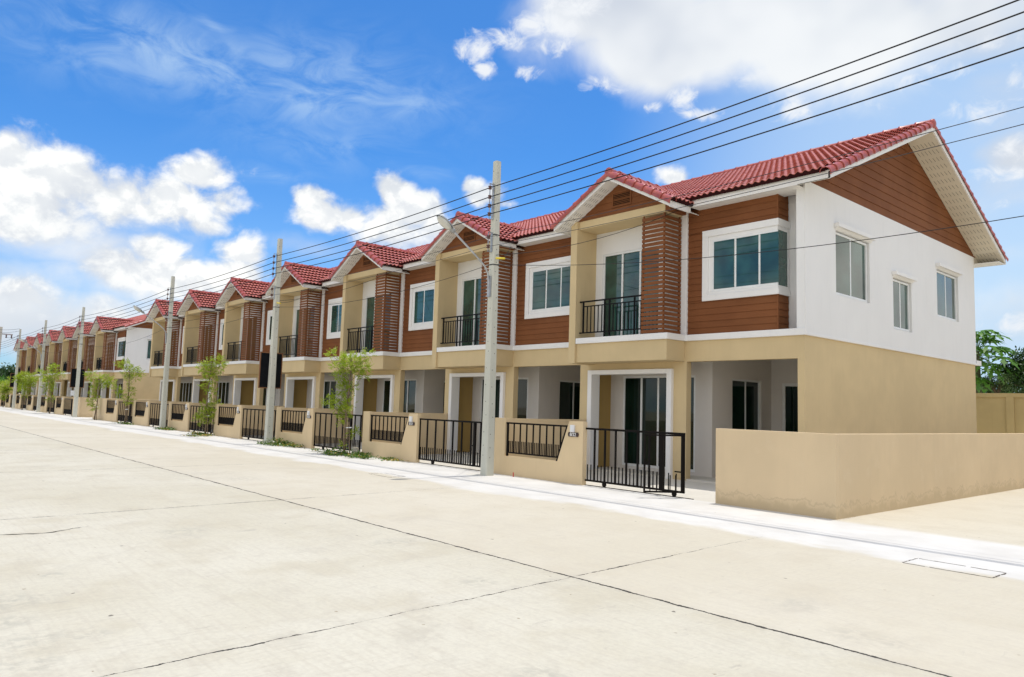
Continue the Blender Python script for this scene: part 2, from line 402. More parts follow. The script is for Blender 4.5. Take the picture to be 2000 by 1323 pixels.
# ------------------------------------------------------------------ window makers
def win_y(root, name, x0, x1, y, z0, z1, panes, glass='glass', fw=.045, deep=.05, doortype=False, mull=None, fmat='frame'):
    """window or sliding door in a wall facing -y. glass plane at y, frame proud by deep"""
    f = MB(); yo = y - deep
    f.box(x0, x1, yo, y + .02, z1 - fw, z1); f.box(x0, x1, yo, y + .02, z0, z0 + fw * 1.15)
    f.box(x0, x0 + fw, yo, y + .02, z0 + fw * 1.15, z1 - fw)
    if mull is None: f.box(x1 - fw, x1, yo, y + .02, z0 + fw * 1.15, z1 - fw)
    xs = [x0 + fw + (x1 - x0 - 2 * fw) * i / panes for i in range(panes + 1)] if mull is None else mull
    for i, xm in enumerate(xs[1:-1]):
        q = .028 if mull is None or i == 0 else .055
        f.box(xm - q, xm + q, yo + .012, y + .02, z0 + fw * 1.15, z1 - fw)
    w = f.build(name, fmat, root, .004)
    for i in range(len(xs) - 1):
        g = MB(); dy = .012 if i % 2 else .026
        a = xs[i] + (.028 if i else 0); b = xs[i + 1] - (.028 if i < len(xs) - 2 else 0)
        g.box(a, b, y - dy, y + .006, z0 + fw * 1.15, z1 - fw)
        g.build('pane', glass, w)
    return w
def win_x(root, name, y0, y1, x, z0, z1, panes, glass='glass', fw=.045, deep=.05, dirn=1, fmat='frame'):
    """window in a wall facing +x; glass plane at x"""
    f = MB(); xo = x + deep * dirn; xb = x - .02 * dirn
    f.box(xb, xo, y0, y1, z1 - fw, z1); f.box(xb, xo, y0, y1, z0, z0 + fw)
    f.box(xb, xo, y0, y0 + fw, z0 + fw, z1 - fw); f.box(xb, xo, y1 - fw, y1, z0 + fw, z1 - fw)
    ys = [y0 + fw + (y1 - y0 - 2 * fw) * i / panes for i in range(panes + 1)]
    for ym in ys[1:-1]: f.box(xb, x + (deep - .012) * dirn, ym - .025, ym + .025, z0 + fw, z1 - fw)
    w = f.build(name, fmat, root, .004)
    for i in range(panes):
        g = MB(); dx = .012 if i % 2 else .026
        a = ys[i] + (.025 if i else 0); b = ys[i + 1] - (.025 if i < panes - 1 else 0)
        g.box(x - .006 * dirn, x + dx * dirn, a, b, z0 + fw, z1 - fw)
        g.build('pane', glass, w)
    return w

# ------------------------------------------------------------------ the row house
YF = 14.32; YB = 13.60; YC = 19.60; EY = 14.00
SL = .447                       # main roof slope
ZB = 8.66                       # soffit height at the ridge
def zs(y, base=ZB): return base - SL * abs(y - YC)
CU = -4.36                      # centre of the front gable (local x)
GH = 1.82; GS = .54; GZ = 7.02  # gable half width, slope, soffit apex
GY = 13.20
SOFF = .70                      # verge overhang of the end gable

def make_house(end, name_label):
    root = thing('row_house', name_label, 'house')
    # ---- ground floor walls (tan)
    b = MB()
    xr = 0.0 if end else -.20
    holes = [(-5.82, -3.22, G - .01, 2.49), (-2.84, -.15 if end else -.205, G - .01, 2.66)]
    x1 = 0.0 if end else -.20
    if end:
        wall(b, 'y', YF, YF + .18, -6.18, 0, G - .02, 3.14, [(-5.82, -3.22, G - .02, 2.49), (-2.84, -.15, G - .02, 2.66)])
        wall(b, 'x', -.15, 0.0, YF + .18, 24.60, G - .02, 3.16)
    else:
        b.box(-6.18, -5.82, YF, YF + .18, G - .02, 2.49); b.box(-3.22, -2.84, YF, YF + .18, G - .02, 2.49)
        b.box(-6.18, -2.84, YF, YF + .18, 2.49, 3.14); b.box(-2.84, -.20, YF, YF + .18, 2.66, 3.14)
    b.build('ground_wall', 'tan', root)
    b = MB(); b.box(-6.08, -5.96, YF + .18, 24.5, G - .02, 3.02); b.build('party_wall', 'tan_shaded', root)
    # rooms behind the porch and carport
    w = MB()
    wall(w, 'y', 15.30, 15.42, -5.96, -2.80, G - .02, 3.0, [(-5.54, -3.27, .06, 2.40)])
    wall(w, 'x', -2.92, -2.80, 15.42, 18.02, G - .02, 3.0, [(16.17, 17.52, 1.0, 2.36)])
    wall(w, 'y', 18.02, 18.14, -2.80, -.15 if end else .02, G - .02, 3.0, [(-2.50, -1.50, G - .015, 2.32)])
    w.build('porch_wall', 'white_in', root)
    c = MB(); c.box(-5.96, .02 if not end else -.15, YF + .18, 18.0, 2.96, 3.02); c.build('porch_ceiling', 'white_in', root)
    rb = MB()   # rear of the ground floor
    rb.box(-5.96, -.02 if not end else -.15, 24.4, 24.5, G, 3.02); rb.build('rear_wall', 'tan', root)
    fl = MB(); fl.box(-5.96, -.15 if end else .02, YF + .02, 18.0, G - .05, G + .035); fl.build('porch_floor', 'yard', root)
    d = win_y(root, 'sliding_door', -5.54, -3.27, 15.36, .06, 2.40, 4, 'glass_low', .055, .05)
    win_x(root, 'window', 16.17, 17.52, -2.88, 1.0, 2.36, 2, 'glass_low', .05, .05)
    win_y(root, 'door', -2.50, -1.50, 18.08, G - .015, 2.32, 1, 'glass_low', .08, .05)
    # white portal frame
    p = MB()
    p.box(-5.84, -5.70, YF - .09, YF + .23, G, 2.50); p.box(-3.34, -3.20, YF - .09, YF + .23, G, 2.50)
    p.box(-5.70, -3.34, YF - .09, YF + .23, 2.39, 2.50)
    p.build('portal_frame', 'trim', root, .006)
    # ---- first floor: balcony bay
    bay = MB()
    bay.box(-5.68, -2.89, YB + .02, YF, 2.66, 3.13)             # apron of the balcony
    bay.build('balcony_beam', 'tan', root, .006)
    hb_ = MB(); hb_.box(-5.68, -2.97, YB + .02, YF, 6.07, 6.28); hb_.build('head_beam', 'tan', root, .006)
    pr = MB(); pr.box(-5.90, -5.68, YB - .04, YF + .02, 2.64, 6.28); pr.build('pier', 'tan', root, .006)
    lg = MB()
    lg.prism([(-5.66, YB - .04, 3.13), (-2.83, YB - .04, 3.13), (-2.83, YF - .06, 3.13), (.05 if end else -.10, YF - .06, 3.13), (.05 if end else -.10, YF + .02, 3.13), (-5.66, YF + .02, 3.13)], (0, 0, .14))
    if end:
        lg.box(-.02, .05, YF + .02, 24.62, 3.13, 3.19); lg.box(-.6, .05, 24.62, 25.0, 3.13, 3.27)
    lg.build('ledge', 'trim', root, .006)
    bw = MB(); wall(bw, 'y', YF - .02, YF + .10, -5.68, -3.05, 3.27, 6.08, [(-5.44, -3.62, 3.275, 5.50)])
    bw.build('balcony_wall', 'white', root)
    win_y(root, 'balcony_door', -5.44, -3.62, YF + .05, 3.275, 5.50, 3, 'glass', .05, .05)
    pi_ = MB(); pi_.box(-3.05, -2.83, YF - .05, YF + .06, 3.27, 6.20); pi_.build('pillar', 'trim', root, .006)
    # slat screen
    s = MB(); z = 3.285; ph = .102
    while z < 6.03:
        s.box(-3.63, -2.975, YB + .015, YB + .037, z, z + .076)
        s.box(-2.997, -2.975, YB + .037, YF - .055, z, z + .076)
        z += ph
    s.box(-3.62, -3.585, YB + .037, YB + .07, 3.27, 6.07); s.box(-3.035, -2.998, YB + .040, YB + .08, 3.27, 6.07)
    s.box(-3.035, -2.998, YF - .10, YF - .055, 3.27, 6.07)
    s.build('slat_screen', 'siding', root, .003)
    # balcony railing
    r = MB(); yr = YB + .10; x0, x1_ = -5.67, -3.64
    r.box(x0, x1_, yr, yr + .035, 4.19, 4.225); r.box(x0 + .10, x1_, yr + .004, yr + .03, 4.07, 4.095); r.box(x0, x1_, yr, yr + .035, 3.40, 3.43)
    r.box(x0 + .10, x0 + .135, yr, yr + .034, 3.43, 4.19)
    for xp in (-4.86, -4.70, -3.92): r.box(xp, xp + .034, yr, yr + .034, 3.29, 4.19)
    xb = x0 + .24
    while xb < x1_ - .05:
        if min(abs(xb - q) for q in (-4.86, -4.70, -3.92)) > .06: r.box(xb, xb + .02, yr + .008, yr + .028, 3.43, 4.07)
        xb += .122
    r.build('balcony_railing', 'black', root)
    # ---- first floor: brown box with wrap-around window
    XE = -.575
    bx = MB(); bx.box(-2.83, XE - .02, YF + .025, YF + .50, 3.27, 6.22); 
    boards_y(bx, -2.83, XE, YF + .025, 3.275, 4.05); boards_y(bx, -2.83, XE, YF + .025, 5.63, 6.21, zc=3.275)
    boards_y(bx, -2.83, -2.42, YF + .025, 4.05, 5.63, zc=3.275)
    boards_x(bx, XE - .02, YF + .025, YF + .45, 3.275, 4.05); boards_x(bx, XE - .02, YF + .025, YF + .45, 5.63, 6.21, zc=3.275)
    bx.box(XE - .03, XE + .006, YF - .002, YF + .03, 3.275, 4.05); bx.box(XE - .03, XE + .006, YF - .002, YF + .03, 5.63, 6.21)
    bx.build('siding', 'siding', root)
    wf = MB()   # moulded window surround: front and corner return
    F = YF - .035
    wf.box(-2.42, XE + .03, F, YF + .05, 5.49, 5.64); wf.box(-2.42, XE + .03, F, YF + .05, 4.02, 4.15)
    wf.box(-2.42, -2.27, F, YF + .05, 4.15, 5.49)
    wf.box(-2.27, XE, F + .03, YF + .05, 5.40, 5.49); wf.box(-2.27, XE, F + .03, YF + .05, 4.15, 4.22); wf.box(-2.27, -2.17, F + .03, YF + .05, 4.22, 5.40)
    wf.box(XE - .02, XE + .03, YF + .05, YF + .47, 5.49, 5.64); wf.box(XE - .02, XE + .03, YF + .05, YF + .47, 4.02, 4.15)
    wf.box(XE - .02, XE, YF + .05, YF + .47, 5.40, 5.49); wf.box(XE - .02, XE, YF + .05, YF + .47, 4.15, 4.22)
    wf.build('window_surround', 'trim', root, .006)
    win_y(root, 'window', -2.17, XE - .005, YF + .0165, 4.22, 5.40, 3, 'glass', .045, .02, mull=[-2.125, -1.59, -1.0, XE + .02])
    cw = MB(); cw.box(XE - .012, XE - .004, YF + .03, YF + .40, 4.22, 5.40); cwo = cw.build('corner_pane', 'glass', root)
    cf = MB(); cf.box(XE - .02, XE + .004, YF + .40, YF + .45, 4.22, 5.40); cf.build('frame', 'frame', cwo)
    rc = MB(); rc.box(XE - .05, -.15 if end else .06, YF + .48, YF + .58, 3.0, 6.22)
    rc.build('recess_wall', 'white', root)
    # ---- first floor shell
    u = MB()
    if end:
        wall(u, 'x', -.12, .035, YF - .02, 24.60, 3.19, 6.34, [(15.66, 17.36, 4.12, 5.54), (18.68, 19.82, 3.66, 4.92), (21.58, 23.22, 4.26, 5.56)])
        u.box(-.15, .02, YF - .03, YF - .02, 3.27, 6.2)
    u.box(-5.98, -.12 if end else -.0, 24.48, 24.60, 3.0, 6.25)
    u.box(-5.98, -.12, YF + .12, 24.48, 3.02, 3.10)
    u.build('upper_wall', 'white', root)
    if end:
        for (y0, y1, z0, z1) in ((15.66, 17.36, 4.12, 5.54), (18.68, 19.82, 3.66, 4.92), (21.58, 23.22, 4.26, 5.56)):
            win_x(root, 'side_window', y0 + .02, y1 - .02, -.06, z0 + .02, z1 - .02, 2, 'glass', .05, .045)
            h = MB(); h.box(.035, .15, y0 - .07, y1 + .10, z1 + .05, z1 + .14); h.prism([(.035, y0 - .04, z1 + .05), (.10, y0 - .04, z1 + .05), (.035, y0 - .04, z1)], (0, y1 - y0 + .1, 0))
            h.build('window_hood', 'trim', root, .006)
        gb = MB()
        z = 6.34; bh = .2
        while z < 8.6:
            a, c2 = z, min(z + bh, 8.62)
            ha = (ZB - a) / SL; hb = max(.0, (ZB - c2) / SL)
            if ha > .05:
                v = [(.01, YC - ha, a), (.034, YC - ha, a), (.016, YC - hb, c2 - .002), (.01, YC - hb, c2 - .002)]
                w_ = [(.01, YC + ha, a), (.034, YC + ha, a), (.016, YC + hb, c2 - .002), (.01, YC + hb, c2 - .002)]
                gb.add(v + w_, [(1, 2, 6, 5), (0, 1, 5, 4), (2, 3, 7, 6), (0, 3, 7, 4)])
            z += bh
        gb.build('gable_siding', 'siding', root)
    # ---- front gable
    tri = MB(); z = 6.28; bh = .16
    while z < GZ:
        a, c2 = z, min(z + bh, GZ); ha = min((GZ - a) / GS, 1.52); hb = min((GZ - c2) / GS, 1.52)
        v = [(CU - ha, YB + .03, a), (CU - ha, YB + .006, a), (CU - hb, YB + .022, c2 - .001), (CU - hb, YB + .03, c2 - .001)]
        w_ = [(CU + ha, YB + .03, a), (CU + ha, YB + .006, a), (CU + hb, YB + .022, c2 - .001), (CU + hb, YB + .03, c2 - .001)]
        tri.add(v + w_, [(1, 2, 6, 5), (0, 1, 5, 4), (2, 3, 7, 6)]); z += bh
    tri.box(-2.97, -2.85, YB + .03, YF, 6.10, 6.30)
    tri.build('gable_siding', 'siding', root)
    vt = MB(); vx, vz = CU + .10, 6.63
    vt.box(vx - .30, vx + .30, YB - .012, YB + .02, vz - .19, vz - .16); vt.box(vx - .30, vx + .30, YB - .012, YB + .02, vz + .16, vz + .19)
    vt.box(vx - .30, vx - .27, YB - .012, YB + .02, vz - .16, vz + .16); vt.box(vx + .27, vx + .30, YB - .012, YB + .02, vz - .16, vz + .16)
    for i in range(8):
        zz = vz - .15 + i * .0385
        vt.prism([(vx - .27, YB - .010, zz), (vx - .27, YB + .010, zz + .022), (vx - .27, YB + .012, zz + .018), (vx - .27, YB - .008, zz - .004)], (.54, 0, 0))
    vt.box(vx - .27, vx + .27, YB + .012, YB + .018, vz - .16, vz + .16, 1)
    vt.build('gable_vent', ['siding', 'dark'], root)
    # soffits and fascia of the front gable
    sf = MB()
    for sgn in (-1, 1):
        def Q(d, y, o=0.0): return (CU + sgn * d, y, GZ - GS * d + o)
        sf.add([Q(0, GY + .03), Q(GH, GY + .03), Q(GH, YF), Q(0, YF), Q(0, GY + .03, .02), Q(GH, GY + .03, .02), Q(GH, YF, .02), Q(0, YF, .02)],
               [(0, 1, 2, 3), (4, 5, 6, 7), (0, 1, 5, 4), (1, 2, 6, 5), (2, 3, 7, 6)])
        for k in range(9):          # vent slots
            if k == 4: continue
            for j in range(4):
                d0 = .25 + k * .17; y0 = GY + .09 + j * .075
                sf.add([Q(d0, y0, -.002), Q(d0 + .10, y0, -.002), Q(d0 + .10, y0 + .010, -.002), Q(d0, y0 + .010, -.002)], [(0, 1, 2, 3)], 1)
    # main eave soffit
    sf.box(CU + GH, .0, EY + .02, YF + .30, 6.165, 6.185)
    sf.box(-5.98, CU - GH, EY + .02, YF + .30, 6.165, 6.185)
    if end:
        def S(x, y, o=0.0): return (x, y, zs(y) + o)
        for sgn in (-1, 1):
            ye = YC + sgn * 5.60
            a, b2, c3, d3 = (.03, YC), (SOFF - .03, YC), (SOFF - .03, ye), (.03, ye)
            sf.add([S(*a), S(*b2), S(*c3), S(*d3), S(*a, .02), S(*b2, .02), S(*c3, .02), S(*d3, .02)], [(0, 1, 2, 3), (4, 5, 6, 7), (2, 3, 7, 6)], 2)
            for k in range(19):
                for j in range(6):
                    y0 = YC + sgn * (.33 + k * .275); x0 = .10 + j * .088
                    y1 = y0 + sgn * .15
                    sf.add([S(x0, y0, -.002), S(x0 + .008, y0, -.002), S(x0 + .03, y1, -.002), S(x0 + .022, y1, -.002)], [(0, 1, 2, 3)], 1)
        sf.box(-5.98, SOFF - .03, 24.62, YC + 5.58, 6.13, 6.15)
        sf.prism([(.03, 24.60, 6.135), (.03, YC + 5.58, 6.135), (.03, 24.60, 6.50)], (-.03, 0, 0), 2)
    sf.build('soffit', ['fascia', 'dark', 'soffit'], root)
    fa = MB()
    for sgn in (-1, 1):
        fa.prism([(CU, GY, GZ), (CU + sgn * GH, GY, GZ - GS * GH), (CU + sgn * GH, GY, GZ - GS * GH + .14), (CU, GY, GZ + .14)], (0, .03, 0))
    ze = GZ - GS * GH
    fa.box(CU + GH - .03, CU + GH, GY + .03, EY, ze, ze + .14); fa.box(CU - GH, CU - GH + .03, GY + .03, EY, ze, ze + .14)
    fa.box(CU + GH - .03, .0 if not end else SOFF, EY, EY + .03, 6.165, 6.335)
    fa.box(-5.98, CU - GH, EY, EY + .03, 6.165, 6.335)
    if end:
        for sgn in (-1, 1):
            ye = YC + sgn * 5.60
            fa.prism([(SOFF, YC, ZB), (SOFF, ye, zs(ye)), (SOFF, ye, zs(ye) + .15), (SOFF, YC, ZB + .15)], (-.03, 0, 0))
        fa.box(-5.98, SOFF, YC + 5.57, YC + 5.60, 6.13, 6.31)
    fa.build('fascia', 'fascia', root)
    # ---- roof
    rf = MB()
    wv = PITCH / 38
    off = .165 / cos(math.atan(SL))
    ln = sqrt(5.66 ** 2 + (SL * 5.66) ** 2)
    y0 = YC - 5.66; z0 = ZB - SL * 5.66 + off
    if end:
        nw = 38 + 4; x0 = -PITCH; W_ = nw * wv
    else:
        nw = 38; x0 = -PITCH; W_ = PITCH
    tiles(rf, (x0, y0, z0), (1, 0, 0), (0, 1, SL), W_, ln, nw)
    rf.build('roof', ['tile', 'tile_shade'], root)
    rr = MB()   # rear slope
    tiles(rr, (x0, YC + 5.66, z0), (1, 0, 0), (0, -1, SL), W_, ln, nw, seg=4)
    rr.build('rear_roof', ['tile', 'tile_shade'], root)
    gr = MB()
    gl = sqrt(1 + GS * GS) * (GH + .05); gyl = 3.50; gw = round(gyl / wv)
    for sgn in (-1, 1):
        tiles(gr, (CU + sgn * (GH + .05), GY + .04, GZ - GS * (GH + .05) + .165), (0, 1, 0), (-sgn, 0, GS), gw * wv, gl, gw)
    gr.build('gable_roof', ['tile', 'tile_shade'], root)
    cp = MB()
    for sgn in (-1, 1):     # verge caps of the front gable
        caps(cp, (CU + sgn * (GH + .05), GY + .05, GZ - GS * (GH + .05) + .14), (CU + sgn * .03, GY + .05, GZ + .13), .100, .315, (0, -.35, 1), arc=pi * 1.15)
    gc = MB()
    caps(gc, (CU, GY + .02, GZ + .19), (CU, GY + 3.3, GZ + .19), .105, .36, (0, 0, 1))
    gc.ellipsoid((CU, GY + .03, GZ + .185), (.115, .06, .12))
    gc.build('gable_ridge_caps', 'cap', root)
    rc_ = MB()
    caps(rc_, (-PITCH, YC, ZB + .20), ((SOFF if end else 0.0), YC, ZB + .20), .11, .40, (0, 0, 1))
    if end: rc_.ellipsoid((SOFF - .01, YC, ZB + .19), (.07, .13, .13))
    rc_.build('ridge_caps', 'cap', root)
    cp.build('verge_caps', 'cap', root)
    if end:
        vc = MB()
        for sgn in (-1, 1):
            caps(vc, (SOFF - .06, YC + sgn * 5.66, ZB - SL * 5.66 + .15), (SOFF - .06, YC + sgn * .04, ZB + .15), .10, .325, (.30, 0, 1), arc=pi * 1.15)
        vc.build('verge_caps', 'cap', root)
    return root

end_house = make_house(True, 'right end row house of the near terrace with white gable wall and three side windows')
mid_house = make_house(False, 'row house behind gate numbered 8/21, its slatted screen crossed by the nearest pole')
ordn = ['first', 'second', 'third', 'fourth', 'fifth', 'sixth', 'seventh']
labA = {2: 'third row house of the near terrace, right behind the tall lime green sapling',
        3: 'fourth row house of the near terrace, just right of the pole with a black board',
        4: 'fifth row house of the near terrace, its slatted screen left of the black board',
        5: 'sixth row house of the near terrace, next to last before its left end',
        6: 'left end row house of the near terrace, partly hidden by the third lamp pole'}
labB = {0: 'right end row house of the far terrace with bare white gable wall',
        1: 'second row house from the right end of the far terrace, behind a black board',
        2: 'third row house from the right end of the far terrace',
        3: 'middle row house of the seven in the far terrace',
        4: 'fifth row house from the right end of the far terrace, behind the far lamp pole',
        5: 'next to last row house at the left of the far terrace',
        6: 'left end row house of the far terrace, farthest house in the street'}
houses = []
for blk in (0, 1):
    for k in range(7):
        if blk == 0 and k == 0: h = end_house
        elif blk == 0 and k == 1: h = mid_house
        else: h = copy_tree(end_house if k == 0 else mid_house)
        h.location = (-7.28 + BLOCK_X[blk] - PITCH * k, 0, 0)
        h['group'] = 'row houses of the near terrace' if blk == 0 else 'row houses of the far terrace'
        lb = (labA if blk == 0 else labB).get(k)
        if lb: h['label'] = lb
        houses.append(h)
# closing walls and verges on the left ends
def left_end(root):
    u = MB(); x = -PITCH - .10
    u.box(x - .08, x, 13.9 + .44, 24.60, G - .02, 6.30)
    u.prism([(x - .08, 14.4, 6.30), (x - .08, 24.8, 6.30), (x - .08, YC, ZB - .02)], (.08, 0, 0), 1)
    u.build('end_wall', ['white', 'siding'], root)
    rf = MB(); off = .165 / cos(math.atan(SL)); ln = sqrt(5.66 ** 2 + (SL * 5.66) ** 2); wv = PITCH / 38
    for sgn in (-1, 1):
        tiles(rf, (-PITCH - 4 * wv, YC + sgn * 5.66, ZB - SL * 5.66 + off), (1, 0, 0), (0, -sgn, SL), 4 * wv, ln, 4)
        rf.prism([(-PITCH - .66, YC, ZB), (-PITCH - .66, YC + sgn * 5.6, zs(YC + sgn * 5.6)), (-PITCH - .66, YC + sgn * 5.6, zs(YC + sgn * 5.6) + .15), (-PITCH - .66, YC, ZB + .15)], (.03, 0, 0), 2)
        caps(rf, (-PITCH - .60, YC + sgn * 5.66, ZB - SL * 5.66 + .15), (-PITCH - .60, YC + sgn * .04, ZB + .15), .095, .325, (-.3, 0, 1), arc=pi * 1.15)
    rf.build('verge', ['tile', 'tile_shade', 'fascia'], root)
left_end(houses[6]); left_end(houses[13])

# ------------------------------------------------------------------ front walls with railing panels and number plates
YW = 11.27; WT = .12; ZW = 1.235
def text_mesh(s_, size):
    cu = bpy.data.curves.new('t', 'FONT'); cu.body = s_; cu.size = size; cu.align_x = 'CENTER'; cu.align_y = 'CENTER'; cu.extrude = .002; cu.offset = size * .004
    ob = bpy.data.objects.new('t', cu); COL.objects.link(ob)
    dg = bpy.context.evaluated_depsgraph_get(); me = bpy.data.meshes.new_from_object(ob.evaluated_get(dg))
    bpy.data.objects.remove(ob); bpy.data.curves.remove(cu)
    return me
def add_plate(root, txt):
    pl = MB(); cx, cz = -.265, .965; w, h = .145, .048
    pl.prism([(cx - w, YW - .022, cz - .012), (cx - w * .90, YW - .022, cz - h * .95), (cx + w * .90, YW - .022, cz - h * .95), (cx + w, YW - .022, cz - .012), (cx + w, YW - .022, cz + .012), (cx + w * .90, YW - .022, cz + h * .95), (cx - w * .90, YW - .022, cz + h * .95), (cx - w, YW - .022, cz + .012)], (0, .020, 0))
    p = pl.build('number_plate', 'plate', root)
    me = text_mesh(txt, .100); me.materials.clear(); me.materials.append(M['digit'])
    t = bpy.data.objects.new('digits', me); COL.objects.link(t); t.parent = p
    t.location = (cx, YW - .024, cz - .002); t.rotation_euler = (pi / 2, 0, 0)
def make_front_wall():
    root = thing('front_wall', 'tan front wall with railing insert and plate 8/22, beside the open wicket gate', 'wall')
    # local x: 0 = right end of the wall (gate side)
    b = MB(); t = YW + WT
    SX0, SX1 = -2.80, -2.43       # left stub
    ob, sb, st = -2.43, -.73, -.40     # opening left, slant bottom, slant top
    zb = .38
    prof = [(SX0, YW, G - .02), (0, YW, G - .02), (0, YW, ZW), (st, YW, ZW), (sb, YW, zb), (ob, YW, zb), (ob, YW, ZW), (SX0, YW, ZW)]
    # build as three clean prisms butted end to end
    b.prism([(SX0, YW, G - .02), (ob, YW, G - .02), (ob, YW, ZW), (SX0, YW, ZW)], (0, WT, 0))
    b.prism([(ob, YW, G - .02), (sb, YW, G - .02), (sb, YW, zb), (ob, YW, zb)], (0, WT, 0))
    b.prism([(sb, YW, G - .02), (0, YW, G - .02), (0, YW, ZW), (st, YW, ZW), (sb, YW, zb)], (0, WT, 0))
    b.build('wall', 'tan_low', root)
    dv = MB(); dv.box(SX0 + .02, SX0 + .12, YW + WT, YF, G - .02, ZW - .01); dv.build('divider_wall', 'tan_low', root)
    r = MB(); y0, y1 = YW + .025, YW + .06
    zt = 1.145; zl = .475
    r.box(ob + .01, st - .03, y0 - .004, y1, zt - .035, zt)                 # top rail
    xr = lambda z: sb + (st - sb) * (z - zb) / (ZW - zb) - .05
    r.box(ob + .03, xr(zl) , y0, y1 - .006, zl - .03, zl)
    r.box(ob + .03, ob + .07, y0 - .002, y1 - .002, zb - .02, zt - .035)
    r.bar((xr(zb - .02), (y0 + y1) / 2, zb - .03), (xr(zt - .03), (y0 + y1) / 2, zt - .036), .04, .034)
    n = 8
    for i in range(1, n + 1):
        x = ob + .05 + i * (1.74 / 8.2)
        lo = zl
        if x > xr(zl): lo = zb + (x + .05 - sb) / (st - sb) * (ZW - zb)
        if lo < zt - .1: r.box(x - .015, x + .015, y0 + .004, y1 - .010, lo, zt - .035)
        for q in (1, 2, 3):
            xx = x - i * 0 - q * (1.74 / 8.2) / 4
            if xx < xr(zl + .2): r.box(xx - .0085, xx + .0085, y0 + .010, y0 + .024, zl, zl + .25)
    r.build('railing', 'steel', root)
    lb = MB(); lb.box(-.335, -.225, YW - .045, YW, 1.015, 1.16); lb.box(-.318, -.242, YW - .050, YW - .045, 1.02, 1.13)
    lb.build('bell_box', 'plastic', root, .006)
    return root
def wall_x(blk, k): return -10.48 + BLOCK_X[blk] - PITCH * k
fw0 = make_front_wall()
front_walls = []
for blk in (0, 1):
    for k in range(9 if blk else 7):
        w = fw0 if (blk == 0 and k == 0) else copy_tree(fw0)
        w.location = (wall_x(blk, k), 0, 0)
        w['group'] = 'tan front walls with railing inserts'
        front_walls.append((blk, k, w))
desc = {(0, 0): 'tan front wall with railing insert and plate 8/22, just right of the nearest pole',
        (0, 1): 'tan front wall with railing insert and plate 8/21, between nearest pole and tall sapling',
        (0, 2): 'tan front wall with railing insert, right behind the weeds of the pole with a black board',
        (0, 3): 'tan front wall with railing insert, just left of the pole with a black board',
        (0, 4): 'tan front wall with railing insert, between second sapling and third pole',
        (0, 5): 'tan front wall with railing insert, just left of the third pole with the lamp',
        (0, 6): 'leftmost tan front wall with railing insert before the plain corner wall',
        (1, 0): 'first railed front wall left of the pole standing before the far terrace end',
        (1, 1): 'railed front wall of the second far house, behind a small sapling',
        (1, 2): 'railed front wall of the third far house', (1, 3): 'railed front wall of the middle far house',
        (1, 4): 'railed front wall of the fifth far house', (1, 5): 'railed front wall of the sixth far house',
        (1, 6): 'railed front wall of the farthest house', (1, 7): 'railed front wall beyond the last house, at the far tan wall',
        (1, 8): 'leftmost and farthest railed front wall of the street'}
for blk, k, w in front_walls:
    w['label'] = desc[(blk, k)]
    if blk == 0: add_plate(w, '8/%d' % (22 - k))

# plain corner walls
def corner_wall(x0, x1, label, side_to=27.9):
    root = thing('corner_wall', label, 'wall')
    b = MB(); b.box(x0, x1, YW, YW + WT, G - .02, ZW); b.build('front_panel', 'tan_corner', root, .005)
    if side_to:
        s = MB(); s.box(x1 - WT, x1, YW + WT, side_to, G - .02, ZW); s.build('side_panel', 'tan_corner', root, .005)
corner_wall(-7.35, -5.24, 'plain tan corner wall at the right, with damp stain along its base')
corner_wall(-7.35 + BLOCK_X[1], -5.24 + BLOCK_X[1], 'plain tan corner wall of the far terrace beyond the side lane')
corner_wall(-51.9, wall_x(0, 6) - 2.80 - .01, 'short plain tan wall closing the left end of the near terrace', 0)

